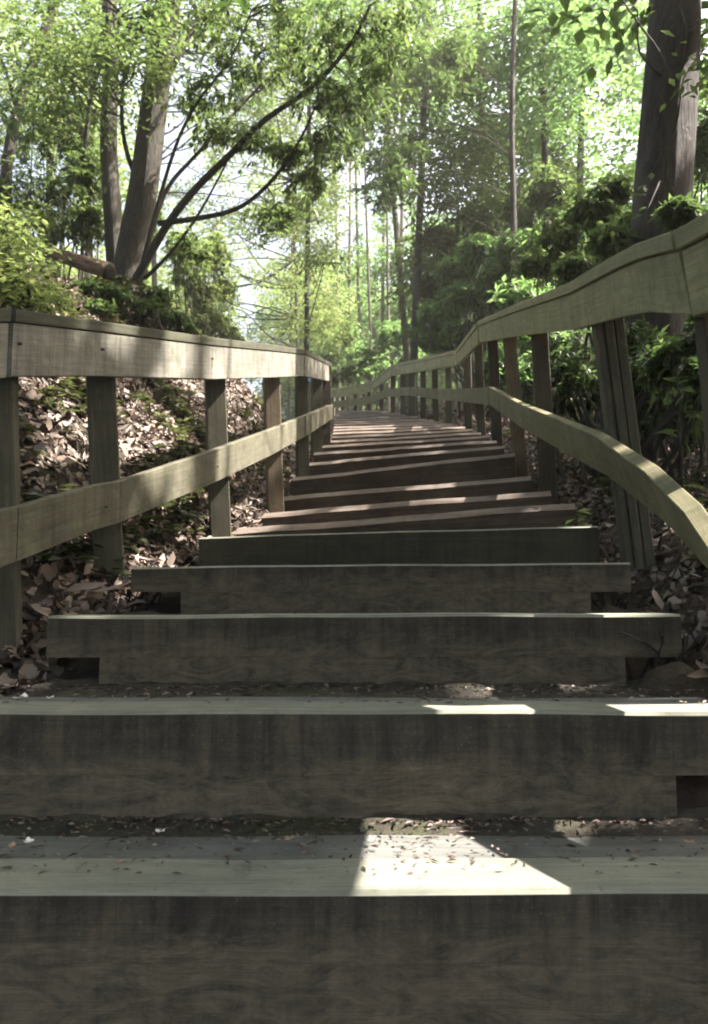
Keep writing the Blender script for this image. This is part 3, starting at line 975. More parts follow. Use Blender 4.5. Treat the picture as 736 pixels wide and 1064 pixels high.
tree('curved_tree', 'thin dark curved tree at the far left edge above the bank', 'tree',
     [(5, 230, 7.2), (8, 170, 7.2), (20, 110, 7.2), (40, 50, 7.2), (62, -10, 7.2), (80, -60, 7.2)], (0.07, 0.045), M['bark_grey'],
     c, r, spray_leaves(c, r * 1.2, 50, 8, 0.07, 0.03), M['leaf_mid'], twig_n=4, branches=[([(18, 120, 7.2), (5, 70, 7.1), (-20, 20, 7.0)], 0.025)], tw_r=0.014)

# arching rhododendron-like tree spreading right from the mound
br = [([(140, 295, 6.4), (170, 240, 6.3), (200, 200, 6.2), (240, 160, 6.0), (275, 125, 5.9), (325, 90, 5.8), (365, 45, 5.7), (385, 5, 5.6)], 0.045),
      ([(165, 232, 6.3), (210, 226, 6.2), (250, 215, 6.0), (285, 185, 5.9), (312, 145, 5.8), (328, 110, 5.7)], 0.03),
      ([(150, 270, 6.4), (172, 200, 6.5), (205, 160, 6.6), (260, 100, 6.7), (300, 60, 6.8), (350, 20, 6.9)], 0.026),
      ([(145, 285, 6.4), (175, 175, 6.2), (200, 115, 6.1), (240, 60, 6.0), (262, 10, 5.9)], 0.022),
      ([(150, 290, 6.3), (178, 262, 6.2), (205, 225, 6.1), (230, 180, 6.0), (245, 150, 6.0)], 0.02)]
c, r = clumps([(215, 95, 6.1, 26, 22), (250, 60, 6.0, 30, 20), (285, 30, 6.0, 34, 22), (330, 50, 5.8, 34, 26), (375, 30, 5.7, 36, 28), (335, 100, 5.8, 28, 20), (300, 75, 6.5, 30, 16),
                (365, 100, 5.8, 30, 24), (345, 150, 5.8, 26, 20), (265, 145, 6.0, 22, 14), (320, 190, 6.0, 22, 14), (225, 140, 6.5, 18, 14), (290, 225, 6.2, 24, 12), (200, 260, 6.3, 22, 16), (300, 160, 6.0, 14, 10),
                (400, 60, 5.8, 30, 26), (395, 5, 5.6, 50, 26), (320, -5, 6, 50, 20), (230, 10, 6.2, 40, 18)])
tree('arching_tree', 'spreading tree with thin arching branches reaching over the left railing', 'tree',
     [(136, 300, 6.45), (142, 292, 6.42), (150, 278, 6.4)], (0.07, 0.05), M['bark_slim'], c, r,
     whorl_leaves(c, r * 1.45, 60, 7, 0.085, 0.026), M['leaf_mid'], branches=br, twig_n=8, tw_r=0.009)

# leafy shrubs on the left bank
for (lab, rows, lm, fn) in (
    ('broad leafy shrub covering the top of the left bank behind the railing', [(30, 140, 7.6, 45, 30), (80, 150, 7.5, 30, 28), (20, 200, 7.2, 40, 30), (70, 200, 7.2, 34, 26), (40, 240, 7.0, 44, 18), (92, 230, 7.0, 22, 22), (95, 185, 7.4, 18, 26), (150, 225, 8.2, 20, 26), (85, 120, 7.6, 24, 16)], 'leaf_mid', 'w'),
    ('low bright green shrub at the left edge just above the handrail', [(8, 285, 4.2, 24, 14), (18, 262, 4.4, 22, 14), (0, 230, 4.6, 20, 18), (30, 306, 4.1, 24, 10)], 'leaf_yellow', 's'),
    ('shrub with thin yellow leaves on the right flank of the root mound', [(200, 285, 8.6, 22, 26), (222, 262, 8.8, 18, 18), (188, 262, 8.4, 16, 16), (215, 310, 8.8, 22, 18), (228, 335, 9.0, 20, 16), (205, 335, 8.8, 20, 14), (235, 300, 9.2, 12, 14), (240, 355, 9.2, 16, 12)], 'leaf_yellow', 'w')):
    c, r = clumps(rows)
    base = c[:, :2].mean(0)
    gz = ground(base[0], base[1])
    loc = Vector((base[0], base[1], gz))
    root = empty('shrub', lab, 'shrub', None, loc)
    mb = MB()
    for cc, rr_ in zip(c, r):
        for _ in range(3):
            e = Vector(cc) - loc + Vector((random.uniform(-.5, .5) * rr_[0], random.uniform(-.5, .5) * rr_[1], random.uniform(-.5, .5) * rr_[2]))
            s = Vector((random.uniform(-.15, .15), random.uniform(-.15, .15), -0.1))
            m_ = s.lerp(e, .5) + Vector((random.uniform(-.15, .15), random.uniform(-.15, .15), .05))
            q_ = smooth_path([s, m_, e], 4)
            tube(mb, q_, [0.018 * (1 - .7 * i / (len(q_) - 1)) for i in range(len(q_))], 5)
    mb.build('stems', M['bark_slim'], root)
    lf = whorl_leaves(c, r * 1.15, 130, 7, 0.085, 0.028) if fn == 'w' else spray_leaves(c, r, 60, 8, 0.06, 0.026, 0.2)
    quads_mesh('leaves', lf - np.array(loc), M[lm], root)

# big dark trunk on the right
c, r = clumps([(645, 10, 3.9, 24, 18), (722, -4, 3.7, 22, 12), (674, 222, 4.3, 9, 6), (640, -40, 3.8, 60, 26), (742, 60, 4, 10, 30)])
tree('large_tree', 'large dark brown tree trunk behind the right railing', 'tree',
     [(683, 330, 5.0), (687, 230, 5.0), (694, 120, 5.0), (701, 20, 5.0), (708, -120, 5.0), (712, -330, 5.0)], (0.235, 0.17), M['bark_rough'],
     c, r, spray_leaves(c, r, 30, 7, 0.085, 0.036, 0.25), M['leaf_mid'], seg=48, tw_r=0.012)

# rhododendron thickets right side, each its own shrub
def thicket(lab, rows, tips, per, L, W, lm, cat='shrub', name='rhododendron', grp=None, stem=0.02, n_st=2):
    c, r = clumps(rows)
    k = int(np.argmin(c[:, 2]))
    base = c[:, :2].mean(0)
    gz = ground(base[0], base[1])
    loc = Vector((base[0], base[1], gz))
    root = empty(name, lab, cat, grp, loc)
    mb = MB()
    for cc, rr_ in zip(c, r):
        for _ in range(n_st):
            e = Vector(cc) - loc + Vector((random.uniform(-.5, .5) * rr_[0], random.uniform(-.5, .5) * rr_[1], random.uniform(-.5, .5) * rr_[2]))
            s = Vector((random.uniform(-.3, .3), random.uniform(-.3, .3), -0.15))
            Lh = (e - s).length
            m_ = s.lerp(e, .5) + Vector((random.uniform(-.1, .1) * Lh, random.uniform(-.1, .1) * Lh, .06 * Lh))
            q_ = smooth_path([s, m_, e], 4)
            tube(mb, q_, [stem * (1 - .7 * i / (len(q_) - 1)) for i in range(len(q_))], 5)
    mb.build('stems', M['bark_slim'], root)
    quads_mesh('leaves', whorl_leaves(c, r, tips, per, L, W) - np.array(loc), M[lm], root)
    return root

thicket('dark glossy rhododendron filling the gap below the right handrail', [(590, 390, 4.6, 26, 30), (575, 420, 5.0, 22, 20), (700, 380, 3.3, 28, 30), (665, 400, 4.0, 22, 30), (730, 400, 2.9, 22, 30), (700, 430, 3.6, 24, 14), (620, 400, 5.0, 24, 30), (740, 340, 3.2, 20, 30), (690, 370, 4.2, 30, 36), (670, 430, 4.1, 34, 20), (650, 360, 4.4, 20, 24), (720, 440, 3.8, 30, 20), (580, 370, 5.4, 30, 24)], 120, 7, 0.07, 0.026, 'leaf_dark', n_st=4)
thicket('dark rhododendron beside the big brown trunk above the right handrail', [(660, 236, 5.4, 20, 14), (640, 250, 5.0, 22, 12), (705, 222, 4.3, 18, 10), (610, 220, 6.8, 30, 22), (585, 250, 7.0, 30, 20), (630, 255, 6.5, 26, 16), (640, 200, 6.8, 18, 18), (560, 275, 7.4, 24, 14), (600, 280, 6.4, 26, 14), (728, 240, 6, 20, 30), (735, 150, 6.4, 12, 40)], 120, 8, 0.10, 0.034, 'leaf_mid')
thicket('olive leafy thicket behind the middle of the right railing', [(480, 310, 10.5, 28, 20), (450, 330, 11.5, 24, 18), (520, 290, 10.0, 30, 20), (500, 260, 10.5, 26, 20), (470, 280, 11, 22, 16), (545, 310, 9, 26, 14), (460, 355, 12, 24, 12), (540, 260, 9.8, 26, 18), (490, 345, 10.5, 24, 14), (520, 380, 9.5, 28, 24), (550, 400, 8, 24, 26), (560, 350, 8.5, 24, 24)], 110, 7, 0.15, 0.055, 'leaf_green')
thicket('small pale green bush past the top of the stairs', [(380, 370, 18, 16, 14), (405, 350, 18, 18, 16), (360, 350, 19, 16, 14), (430, 345, 18, 16, 16), (345, 370, 19, 14, 12), (395, 385, 17.5, 20, 12), (425, 375, 17, 16, 10), (365, 388, 18, 16, 10), (345, 392, 18, 12, 10)], 130, 7, 0.13, 0.05, 'leaf_green')

# mid-distance trees (px centre, D, height band)
def midtree(lab, x, D, ybase, ytop, lean, rows, leafm, r0, spray=(60, 8, 0.11, 0.055), barkm='bark_slim', grp=None):
    c, r = clumps(rows)
    lf = spray_leaves(c, r, spray[0], spray[1], spray[2], spray[3], 0.5)
    return tree('forest_tree', lab, 'tree', [(x, ybase, D), (x + lean * .3, ybase * .66 + ytop * .34, D), (x + lean * .6, ybase * .33 + ytop * .67, D), (x + lean, ytop, D)], (r0, r0 * .6), M[barkm],
                c, r, lf, M[leafm], grp, twig_n=1, seg=10, tw_r=0.018)
MG = 'middle distance trees around the trail'
thicket('low dark leafy undergrowth covering the mound under the leaning tree', [(150, 318, 5.6, 22, 8), (178, 330, 5.7, 20, 8), (120, 305, 5.5, 20, 8), (196, 345, 5.8, 14, 8), (165, 305, 5.9, 18, 8), (100, 320, 5.2, 20, 8), (80, 300, 5.4, 22, 8)], 60, 6, 0.06, 0.022, 'leaf_dark', n_st=5, stem=.008)
c, r = clumps(rand_clumps(26, 345, 480, 5, 200, 8.5, 10.5, 16, 30, avoid=GAP))
tree('evergreen_tree', 'dark bluish green evergreen hanging over the trail at top centre', 'tree', [(530, 400, 9.6), (534, 250, 9.6), (532, 120, 9.6), (536, -20, 9.6)], (0.055, 0.035), M['bark_slim'],
     c, r, whorl_leaves(c, r * 1.1, 40, 7, 0.11, 0.032), M['leaf_dark'], twig_n=1, tw_r=0.006)
c, r = clumps([(40, 60, 6.6, 40, 26), (100, 40, 6.4, 26, 26), (20, 130, 6.8, 30, 26), (65, 110, 6.8, 24, 20), (220, 40, 6.9, 34, 24), (160, 20, 6.0, 24, 16), (260, 90, 7.2, 30, 18), (200, 110, 7.4, 18, 16), (85, 170, 7.4, 18, 18), (300, 20, 7.2, 34, 20)])
tree('understory_tree', 'small shaded tree with dark fine leaves between the trunks at upper left', 'tree', [(92, 250, 7.4), (88, 180, 7.4), (95, 100, 7.2), (120, 20, 7.0)], (0.04, 0.02), M['bark_slim'],
     c, r, whorl_leaves(c, r * 1.2, 46, 7, 0.08, 0.025), M['leaf_dark'], twig_n=7, tw_r=0.011)
thicket('deep olive thicket rising behind the bend of the right railing', [(500, 225, 11.5, 34, 24), (460, 250, 12, 26, 20), (540, 220, 11, 30, 24), (475, 300, 11.8, 30, 24), (520, 300, 10.5, 34, 26), (450, 300, 12.5, 20, 20), (570, 200, 10, 24, 22), (550, 330, 9.0, 26, 16), (445, 350, 12.5, 18, 14)], 150, 7, 0.13, 0.045, 'leaf_mid', n_st=5)
midtree('thin dark trunk standing in bright green leaves at upper centre right', 572, 11.0, 330, -60, -14, rand_clumps(22, 470, 620, -30, 150, 10.0, 12.5, 20, 36), 'leaf_green', 0.075, (44, 8, 0.13, 0.06), 'bark_dark', MG)
midtree('leafy tree with bluish green foliage at upper centre', 430, 12.0, 380, -60, 20, rand_clumps(22, 370, 500, 30, 210, 11, 13.5, 18, 32, avoid=GAP), 'leaf_mid', 0.08, (48, 8, 0.14, 0.055), 'bark_slim', MG)
midtree('bright leafy tree left of the big dark trunk', 600, 14.0, 330, -80, 10, rand_clumps(26, 540, 680, 0, 230, 13, 16, 24, 42), 'leaf_green', 0.09, (42, 8, 0.16, 0.08), 'bark_slim', MG)
midtree('slim tree with light foliage hanging over the trail at top centre', 425, 15.0, 400, -90, -45, rand_clumps(24, 340, 500, -40, 120, 13, 17, 22, 38, avoid=GAP), 'leaf_green', 0.085, (42, 8, 0.16, 0.07), 'bark_pale', MG)
midtree('tree with cream green leaves above the far end of the left railing', 318, 15.0, 420, -80, 6, rand_clumps(26, 270, 350, 130, 350, 13, 17, 12, 20, avoid=GAP), 'leaf_yellow', 0.07, (42, 8, 0.12, 0.05), 'bark_dark', MG)
midtree('dense tree right of centre above the curved railing', 505, 13.0, 350, -60, -8, rand_clumps(26, 440, 570, 130, 300, 12, 15, 20, 34), 'leaf_mid', 0.08, (50, 8, 0.15, 0.07), 'bark_slim', MG)
midtree('pale yellow tree behind the arching branches at upper left', 163, 16.0, 430, -80, -10, rand_clumps(22, 170, 330, -40, 220, 14, 18, 16, 28, avoid=GAP), 'leaf_yellow', 0.08, (40, 8, 0.12, 0.05), 'bark_slim', MG)
midtree('tree with yellow green crown behind the shrub at the left edge', 50, 13.0, 330, -80, 6, rand_clumps(26, -20, 125, -20, 240, 12, 15, 20, 36), 'leaf_yellow', 0.09, (60, 8, 0.12, 0.055), 'bark_slim', MG)
midtree('dense green tree behind the large dark trunk at the right edge', 720, 12.0, 330, -80, 6, rand_clumps(24, 650, 770, 40, 330, 10, 14, 20, 40), 'leaf_green', 0.09, (50, 8, 0.15, 0.07), 'bark_slim', MG)

midtree('thin pale tree in front of the bright clearing at upper left', 312, 19.0, 440, -60, -18, rand_clumps(75, 165, 340, 90, 345, 17, 22, 10, 20, avoid=[(250, 325, 30, 36)]), 'leaf_yellow', 0.05, (22, 8, 0.13, 0.05), 'bark_slim', MG)
midtree('sparse pale tree low beyond the left railing', 300, 24.0, 450, 200, 5, rand_clumps(22, 215, 345, 300, 410, 22, 26, 9, 15, avoid=[(248, 325, 32, 36)]), 'leaf_yellow', 0.05, (30, 8, 0.15, 0.06), 'bark_slim', MG)

# far woods: individual trees sharing three source trees
def far_source(kind, H):
    rt = empty('distant_tree', 'x', 'tree', None, (0, 0, 0))
    mb = MB()
    pp = smooth_path([Vector((0, 0, -.5)), Vector((random.uniform(-.15, .15), 0, H * .33)), Vector((random.uniform(-.3, .3), .1, H * .66)), Vector((random.uniform(-.3, .3), 0, H))], 4)
    tube(mb, pp, [0.15 * (1 - .75 * i / (len(pp) - 1)) for i in range(len(pp))], 8)
    cs, rs = [], []
    n = 34
    for i in range(n):
        h = H * (0.22 + 0.8 * (i / n)) if kind != 2 else H * (0.45 + 0.55 * i / n)
        a = random.uniform(0, 6.28); d = random.uniform(.3, 2.6) * (1 - .45 * i / n)
        cs.append((math.cos(a) * d, math.sin(a) * d, h)); q_ = random.uniform(.5, 1.05); rs.append((q_, q_, q_ * .6))
    for c_, r_ in zip(cs, rs):
        if random.random() < .7:
            s = Vector((0, 0, c_[2] - .8)); e = Vector(c_)
            tube(mb, [s, s.lerp(e, .5) + Vector((0, 0, .15)), e], [.035, .02, .008], 5)
    mb.build('trunk', M['bark_pale'], rt)
    quads_mesh('crown', spray_leaves(cs, rs, 45, 8, 0.17, 0.085, .5), M[['leaf_green', 'leaf_yellow', 'leaf_green'][kind]], rt)
    return rt
srcs = [far_source(0, 9.0), far_source(1, 9.0), far_source(2, 12.0)]
FG = 'distant trees in the woods beyond the stairs'
def copy_tree(src, loc, rz, s, lab, grp):
    r_ = src.copy(); COL.objects.link(r_)
    r_.location = loc; r_.rotation_euler = (0, 0, rz); r_.scale = (s, s, s)
    r_['label'] = lab; r_['group'] = grp
    for ch in src.children:
        q_ = ch.copy(); COL.objects.link(q_); q_.parent = r_
    return r_
far_lab = 'distant slender tree with light green crown, one of many in the woods beyond the stairs'
spots = []
tries = 0
while len(spots) < 52 and tries < 4000:
    tries += 1
    D = random.uniform(20, 52)
    x = random.uniform(-60, 800)
    if 195 < x < 315 and D < 75: continue
    X = (x - 368) / FPX * D * S
    if all(math.hypot(X - a[0], D * S - a[1]) > 1.8 for a in spots):
        spots.append((X, D * S))
first = {0: True, 1: True, 2: True}
for (X, Y) in spots:
    kd = random.choice([0, 0, 1, 2])
    x = X / Y * FPX + 368
    if x < 320: kd = 1
    sc_ = random.uniform(.9, 1.25) * (1.0 + max(0, (Y - 30)) / 40)
    loc = (X, Y, ground(X, Y)); rz = random.uniform(0, 6.28)
    if first[kd]:
        o = srcs[kd]; o.location = loc; o.rotation_euler = (0, 0, rz); o.scale = (sc_,) * 3
        o['label'] = far_lab; o['group'] = FG; first[kd] = False
    else:
        copy_tree(srcs[kd], loc, rz, sc_, far_lab, FG)

# slim straight trunks beyond the head of the stairs
PG = 'slim bare trunks beyond the head of the stairs'
for (x, yb, yt, D, r0, ln) in ((352, 380, 200, 21, .05, -3), (362, 380, 190, 23, .055, 2), (374, 380, 180, 24, .06, -4), (386, 380, 190, 22, .05, -6), (397, 380, 150, 25, .07, 3), (404, 370, 170, 21, .045, -2), (416, 370, 200, 23, .08, 2), (427, 360, 190, 26, .06, 4)):
    yt2 = -60
    tree('slim_tree', 'slim straight bare trunk among bright leaves beyond the head of the stairs', 'tree', [(x, yb, D), (x + ln * .5, (yb + yt) / 2, D), (x + ln, yt, D), (x + ln * 2, yt2, D)], (r0 * 1.15, r0 * .7), M['bark_pale'], group=PG, seg=8)

# roots and trailing stems over the mound and at the ends of the steps
def ground_run(mb, x, y, ang, L, r, o, up=.01, wig=.4):
    pts = []
    n_ = max(4, int(L / .08))
    for i in range(n_):
        pts.append(Vector((x, y, ground(x, y) + up + random.uniform(-.01, .025))) - o)
        ang += random.uniform(-wig, wig)
        x += math.cos(ang) * L / n_; y += math.sin(ang) * L / n_
    tube(mb, pts, [r * (1 - .7 * i / (n_ - 1)) for i in range(n_)], 6, 0, .1)
b0 = pt(150, 300, 6.3)
rt = empty('root_mass', 'dark tangle of roots and stems draping the mound below the leaning tree', 'roots', None, (b0.x, b0.y, ground(b0.x, b0.y)))
mb = MB()
for _ in range(70):
    a = random.uniform(-2.9, .9)
    st = random.uniform(0, .45)
    ground_run(mb, b0.x + math.cos(a) * st, b0.y + math.sin(a) * st * .8, a, random.uniform(.3, .95), random.uniform(.008, .03), Vector(rt.location), .015)
mb.build('roots', M['bark_dark'], rt)
for (lab, x, y, D) in (('dark wiry roots and vines at the right end of the third step', 690, 690, 1.86), ('short dry roots at the right end of the fourth step', 640, 620, 2.35), ('dry vine stems at the left end of the fourth step', 118, 620, 2.4)):
    p = pt(x, y, D)
    rt = empty('root_tangle', lab, 'roots', None, (p.x, p.y, ground(p.x, p.y)))
    mb = MB()
    for _ in range(26):
        s0 = Vector((random.uniform(-.10, .14), random.uniform(-.10, .12), -.03))
        e0 = s0 + Vector((random.uniform(-.12, .12), random.uniform(-.10, .05), random.uniform(.05, .20)))
        m0 = s0.lerp(e0, .5) + Vector((random.uniform(-.04, .04), random.uniform(-.04, .04), .03))
        q_ = smooth_path([s0, m0, e0], 3)
        tube(mb, q_, [.0045 * random.uniform(.5, 1.3) * (1 - .6 * i / (len(q_) - 1)) for i in range(len(q_))], 5)
    mb.build('roots', M['bark_slim'], rt)

# fallen log on the mound
mb = MB()
a_, b_ = pt(48, 262, 5.9), pt(114, 283, 5.6)
q_ = smooth_path([a_, a_.lerp(b_, .4) + Vector((0, 0, .01)), b_], 5)
lroot = empty('fallen_log', 'short orange brown fallen log lying on the root mound by the leaning tree', 'log', None, tuple(a_))
tube(mb, [p - a_ for p in q_], [.045 + .028 * i / (len(q_) - 1) for i in range(len(q_))], 16, 0, .16)
mb.build('trunk', M['log'], lroot)
mb = MB()
d_ = (b_ - a_).normalized()
tube(mb, [b_ - a_ + d_ * .002, b_ - a_ + d_ * .02], [.068, .050], 16, 0, .2)
mb.build('cut_end', M['bark_dark'], lroot)

# ------------------------------------------------------------------ overhead canopy: crowns of trees standing right of the trail
# crown volumes: along the sun's path above the trail
def canopy_crown(lab, tx, ty, boxes, n, D_trunk_h=9.0, visible=False):
    gz = ground(tx, ty)
    root = empty('canopy_tree', lab, 'tree', 'tall trees whose crowns shade the steps', (tx, ty, gz))
    mb = MB()
    pp = smooth_path([Vector((0, 0, -.4)), Vector((.1, .1, 3)), Vector((-.1, 0, 6)), Vector((0, .1, D_trunk_h))], 5)
    tube(mb, pp, [.19 * (1 - .6 * i / (len(pp) - 1)) for i in range(len(pp))], 12, 0, .05)
    for (x0, x1, y0, y1, z0, z1) in boxes:
        for _ in range(7):
            e = Vector((random.uniform(x0, x1) - tx, random.uniform(y0, y1) - ty, random.uniform(z0, z1) - gz))
            s = Vector((0, 0, min(D_trunk_h, e.z) * .8))
            tube(mb, [s, s.lerp(e, .5) + Vector((0, 0, .2)), e], [.05, .03, .01], 6)
    mb.build('trunk', M['bark_grey'], root)
    allv = []
    for (x0, x1, y0, y1, z0, z1) in boxes:
        m_ = n
        tw = m_ // 8
        st = np.stack([rng.uniform(x0, x1, tw), rng.uniform(y0, y1, tw), rng.uniform(z0, z1, tw)], 1)
        L = spray_leaves(st, np.full((tw, 3), .25), 1, 8, .17, .085, .5)
        allv.append(L)
    V = np.concatenate(allv, 0)
    V = V[canopy_keep(V.mean(1))]
    quads_mesh('crown', V - np.array([tx, ty, gz]), M['leaf_canopy'], root)
    return root
# sun comes from az 100, el 50: a ray from (0,Y,Z) passes x = h/tan(50)*sin.. at height h
canopy_crown('tall tree standing right of the lowest steps, its crown shading them', 4.6, 0.2, [(1.2, 6.8, -3.0, 2.2, 3.6, 6.6)], 30000)
canopy_crown('tall tree standing right of the middle steps, its crown arching overhead', 6.4, 4.2, [(1.8, 7.6, 2.2, 6.0, 5.2, 8.2)], 24000)
canopy_crown('tall tree standing far right behind the large dark trunk', 9.5, 8.5, [(3.5, 10.0, 6.0, 9.5, 6.5, 10.0)], 6500, 10.0)
canopy_crown('added unseen tree on the left bank, its crown blocking sky light above the lowest steps', -5.2, 1.5, [(-6.5, 1.4, -2.0, 5.4, 5.6, 8.0)], 17000)  # crown added out of view to cut sky light on the steps
canopy_crown('tall tree behind the photographer with a broad crown', -3.5, -4.5, [(-6, 2.0, -7.0, -2.0, 4.0, 7.0)], 12000)

# ------------------------------------------------------------------ leaf litter, ferns, petals
def scatter(n, x0, x1, y0, y1, cond, length, width, lift=0.012, flat=0.55):
    X = rng.uniform(x0, x1, n); Y = rng.uniform(y0, y1, n)
    k = cond(X, Y)
    X, Y = X[k], Y[k]
    Z = ground_np(X, Y) + rng.uniform(0, lift, len(X))
    e = 0.05
    nx_ = (ground_np(X - e, Y) - ground_np(X + e, Y)) / (2 * e); ny_ = (ground_np(X, Y - e) - ground_np(X, Y + e)) / (2 * e)
    nr = norm(np.stack([nx_, ny_, np.ones_like(X)], 1) + rng.normal(0, 1 - flat, (len(X), 3)))
    d = norm(np.cross(nr, rng.normal(0, 1, (len(X), 3))))
    s = np.cross(nr, d)
    L = (length * np.exp(rng.normal(-.15, .4, len(X))))[:, None]; W = (width * rng.uniform(.6, 1.3, len(X)))[:, None] * .5
    p = np.stack([X, Y, Z], 1)
    cu = rng.uniform(-.1, .35, (len(X), 1))
    c1, c2 = rng.uniform(-.2, .9, (len(X), 1)), rng.uniform(-.2, .9, (len(X), 1))
    k1, k2 = rng.uniform(.6, 1.2, (len(X), 1)), rng.uniform(.6, 1.2, (len(X), 1))
    return np.stack([p, p + d * L * .28 + s * W * k1 + nr * W * c1, p + d * L * .72 + s * W * k2 * .8 + nr * W * c2, p + d * L + nr * L * cu * .7,
                     p + d * L * .68 - s * W * k1 * .9 + nr * W * c2, p + d * L * .3 - s * W * k2 + nr * W * c1], 1)
def off_path(m=0.03, sgn=0, far=3.5):
    def f(X, Y):
        xl = np.interp(Y, XLm[:, 0], XLm[:, 1]); xr = np.interp(Y, XRm[:, 0], XRm[:, 1])
        a = (X < xl - m) & (X > xl - far); b = (X > xr + m) & (X < xr + far)
        return a | b if sgn == 0 else (a if sgn < 0 else b)
    return f
V = np.concatenate([
    scatter(70000, -4.2, 0.0, 1.2, 9.5, off_path(.02, -1), .046, .027, lift=.035, flat=.4), scatter(4000, -4.2, 0.0, 1.2, 9.5, off_path(.02, -1), .085, .045, lift=.05, flat=.4),
    scatter(42000, 0.5, 4.5, 1.2, 9.5, off_path(.02, 1), .046, .027, lift=.035, flat=.4),
    scatter(9000, -5, 5, 9.5, 20, off_path(.02, 0, 5), .10, .05)], 0)
o = hex_mesh('leaf_litter', V, M['litter'])
tag(o, 'brown and pinkish dead leaves covering the ground beside the steps', 'leaf litter', kind='stuff')
# sticks among the litter
mb = MB()
for _ in range(260):
    Y = random.uniform(1.6, 7.5); side = random.random() < .6
    xl = float(np.interp(Y, XLm[:, 0], XLm[:, 1])); xr = float(np.interp(Y, XRm[:, 0], XRm[:, 1]))
    X = xl - random.uniform(.05, 1.7) if side else xr + random.uniform(.05, 1.5)
    L = random.uniform(.08, .35); a_ = random.uniform(0, 6.28)
    p0 = Vector((X, Y, ground(X, Y) + .012)); X2, Y2 = X + math.cos(a_) * L, Y + math.sin(a_) * L
    if xl - .02 < X2 < xr + .02: continue
    p1 = Vector((X2, Y2, ground(X2, Y2) + random.uniform(.01, .06)))
    rr_ = random.uniform(.002, .006)
    tube(mb, [p0, p0.lerp(p1, .5) + Vector((0, 0, random.uniform(0, .02))), p1], [rr_, rr_ * .9, rr_ * .5], 5)
o = mb.build('twig_litter', M['bark_slim'])
tag(o, 'dead twigs scattered among the fallen leaves beside the steps', 'twigs', kind='stuff')
# low green ground cover on the banks
def cover(cs, n, per, L, W, name, lab, mat):
    allv = []
    for (X, Y, R) in cs:
        k = int(n * R * R * 12) + 3
        a = rng.uniform(0, 6.28, k); rr_ = R * np.sqrt(rng.uniform(0, 1, k))
        px, py = X + np.cos(a) * rr_, Y + np.sin(a) * rr_
        xl = np.interp(py, XLm[:, 0], XLm[:, 1]); xr = np.interp(py, XRm[:, 0], XRm[:, 1])
        ok = (px < xl - .05) | (px > xr + .05)
        px, py = px[ok], py[ok]; k = len(px)
        if not k: continue
        pz = ground_np(px, py) + rng.uniform(.02, .09, k)
        ang = rng.uniform(0, 6.28, (k, per))
        d = np.stack([np.cos(ang), np.sin(ang), rng.uniform(.0, .5, (k, per))], -1)
        p = np.repeat(np.stack([px, py, pz], 1)[:, None, :], per, 1)
        allv.append(leaves(p.reshape(-1, 3), d.reshape(-1, 3), L, W, .2, .2, .8))
    o_ = quads_mesh(name, np.concatenate(allv, 0), mat)
    tag(o_, lab, 'ground cover', kind='stuff')
cs = []
for _ in range(150):
    Y = random.uniform(2.4, 8.5); xl = float(np.interp(Y, XLm[:, 0], XLm[:, 1])); cs.append((xl - random.uniform(.25, 2.0), Y, random.uniform(.05, .17)))
for _ in range(75):
    Y = random.uniform(2.6, 9.0); xr = float(np.interp(Y, XRm[:, 0], XRm[:, 1])); cs.append((xr + random.uniform(.3, 2.4), Y, random.uniform(.06, .22)))
cover(cs, 60, 5, .075, .030, 'ground_cover', 'low green leafy plants growing through the litter on both banks', M['fern'])

# small moss-green seedling beside the right post
def seedling(lab, x, y, D, n, L, W, mat):
    p = pt(x, y, D); gz = ground(p.x, p.y)
    root = empty('seedling', lab, 'seedling', None, (p.x, p.y, gz))
    hh = max(.03, p.z - gz)
    mb_ = MB(); tube(mb_, [Vector((0, 0, -.02)), Vector((.005, 0, hh * .6)), Vector((0, 0, hh))], [.004, .003, .002], 5)
    mb_.build('stem', M['bark_slim'], root)
    a = rng.uniform(0, 6.28, n)
    d = np.stack([np.cos(a), np.sin(a), rng.uniform(0, .6, n)], 1)
    pz = rng.uniform(.35, 1, n) * hh
    P_ = np.stack([np.zeros(n), np.zeros(n), pz], 1)
    quads_mesh('leaves', leaves(P_, d, L, W, .2, .2, .85), mat, root)
seedling('small yellow green plant glowing in the sun between right railing posts', 598, 522, 3.0, 16, .07, .035, M['leaf_yellow'])
seedling('small green seedling in the leaves below the left lower rail', 140, 550, 2.75, 9, .07, .03, M['fern'])
seedling('leafy green sprig on the ground beyond the left post', 60, 495, 2.6, 12, .09, .035, M['fern'])
seedling('tiny plant with one bluish white leaf behind the right railing', 703, 378, 2.6, 7, .10, .04, M['leaf_dark'])

# fallen petals and single leaves on the lowest treads
def flake(name, lab, cat, x, y, D, z, size, mat, n=5):
    p = pt(x, y, D); p.z = z
    mb_ = MB()
    for k in range(n):
        a = 6.28 * k / n + random.uniform(-.4, .4); L = size * random.uniform(.7, 1.2)
        d = Vector((math.cos(a), math.sin(a), random.uniform(.2, .9))).normalized()
        s = Vector((-math.sin(a), math.cos(a), 0)) * L * .4
        base = len(mb_.v)
        mb_.v += [(0, 0, .002), tuple(d * L * .5 + s), tuple(d * L), tuple(d * L * .5 - s)]
        mb_.quad((base, base + 1, base + 2, base + 3), [(0, 0)] * 4)
    o_ = mb_.build(name, mat); o_.location = p
    tag(o_, lab, cat)
z1 = zc[1] + .003; z2 = zc[2] + .003
flake('flower_petal', 'white crumpled flower petal at the foot of the nearest left post', 'petal', 24, 727, 1.52, z2 + .004, .020, M['petal'], 6)
flake('flower_petal', 'small white petal lying right of the left post foot', 'petal', 52, 727, 1.53, z2 + .004, .012, M['petal'], 4)
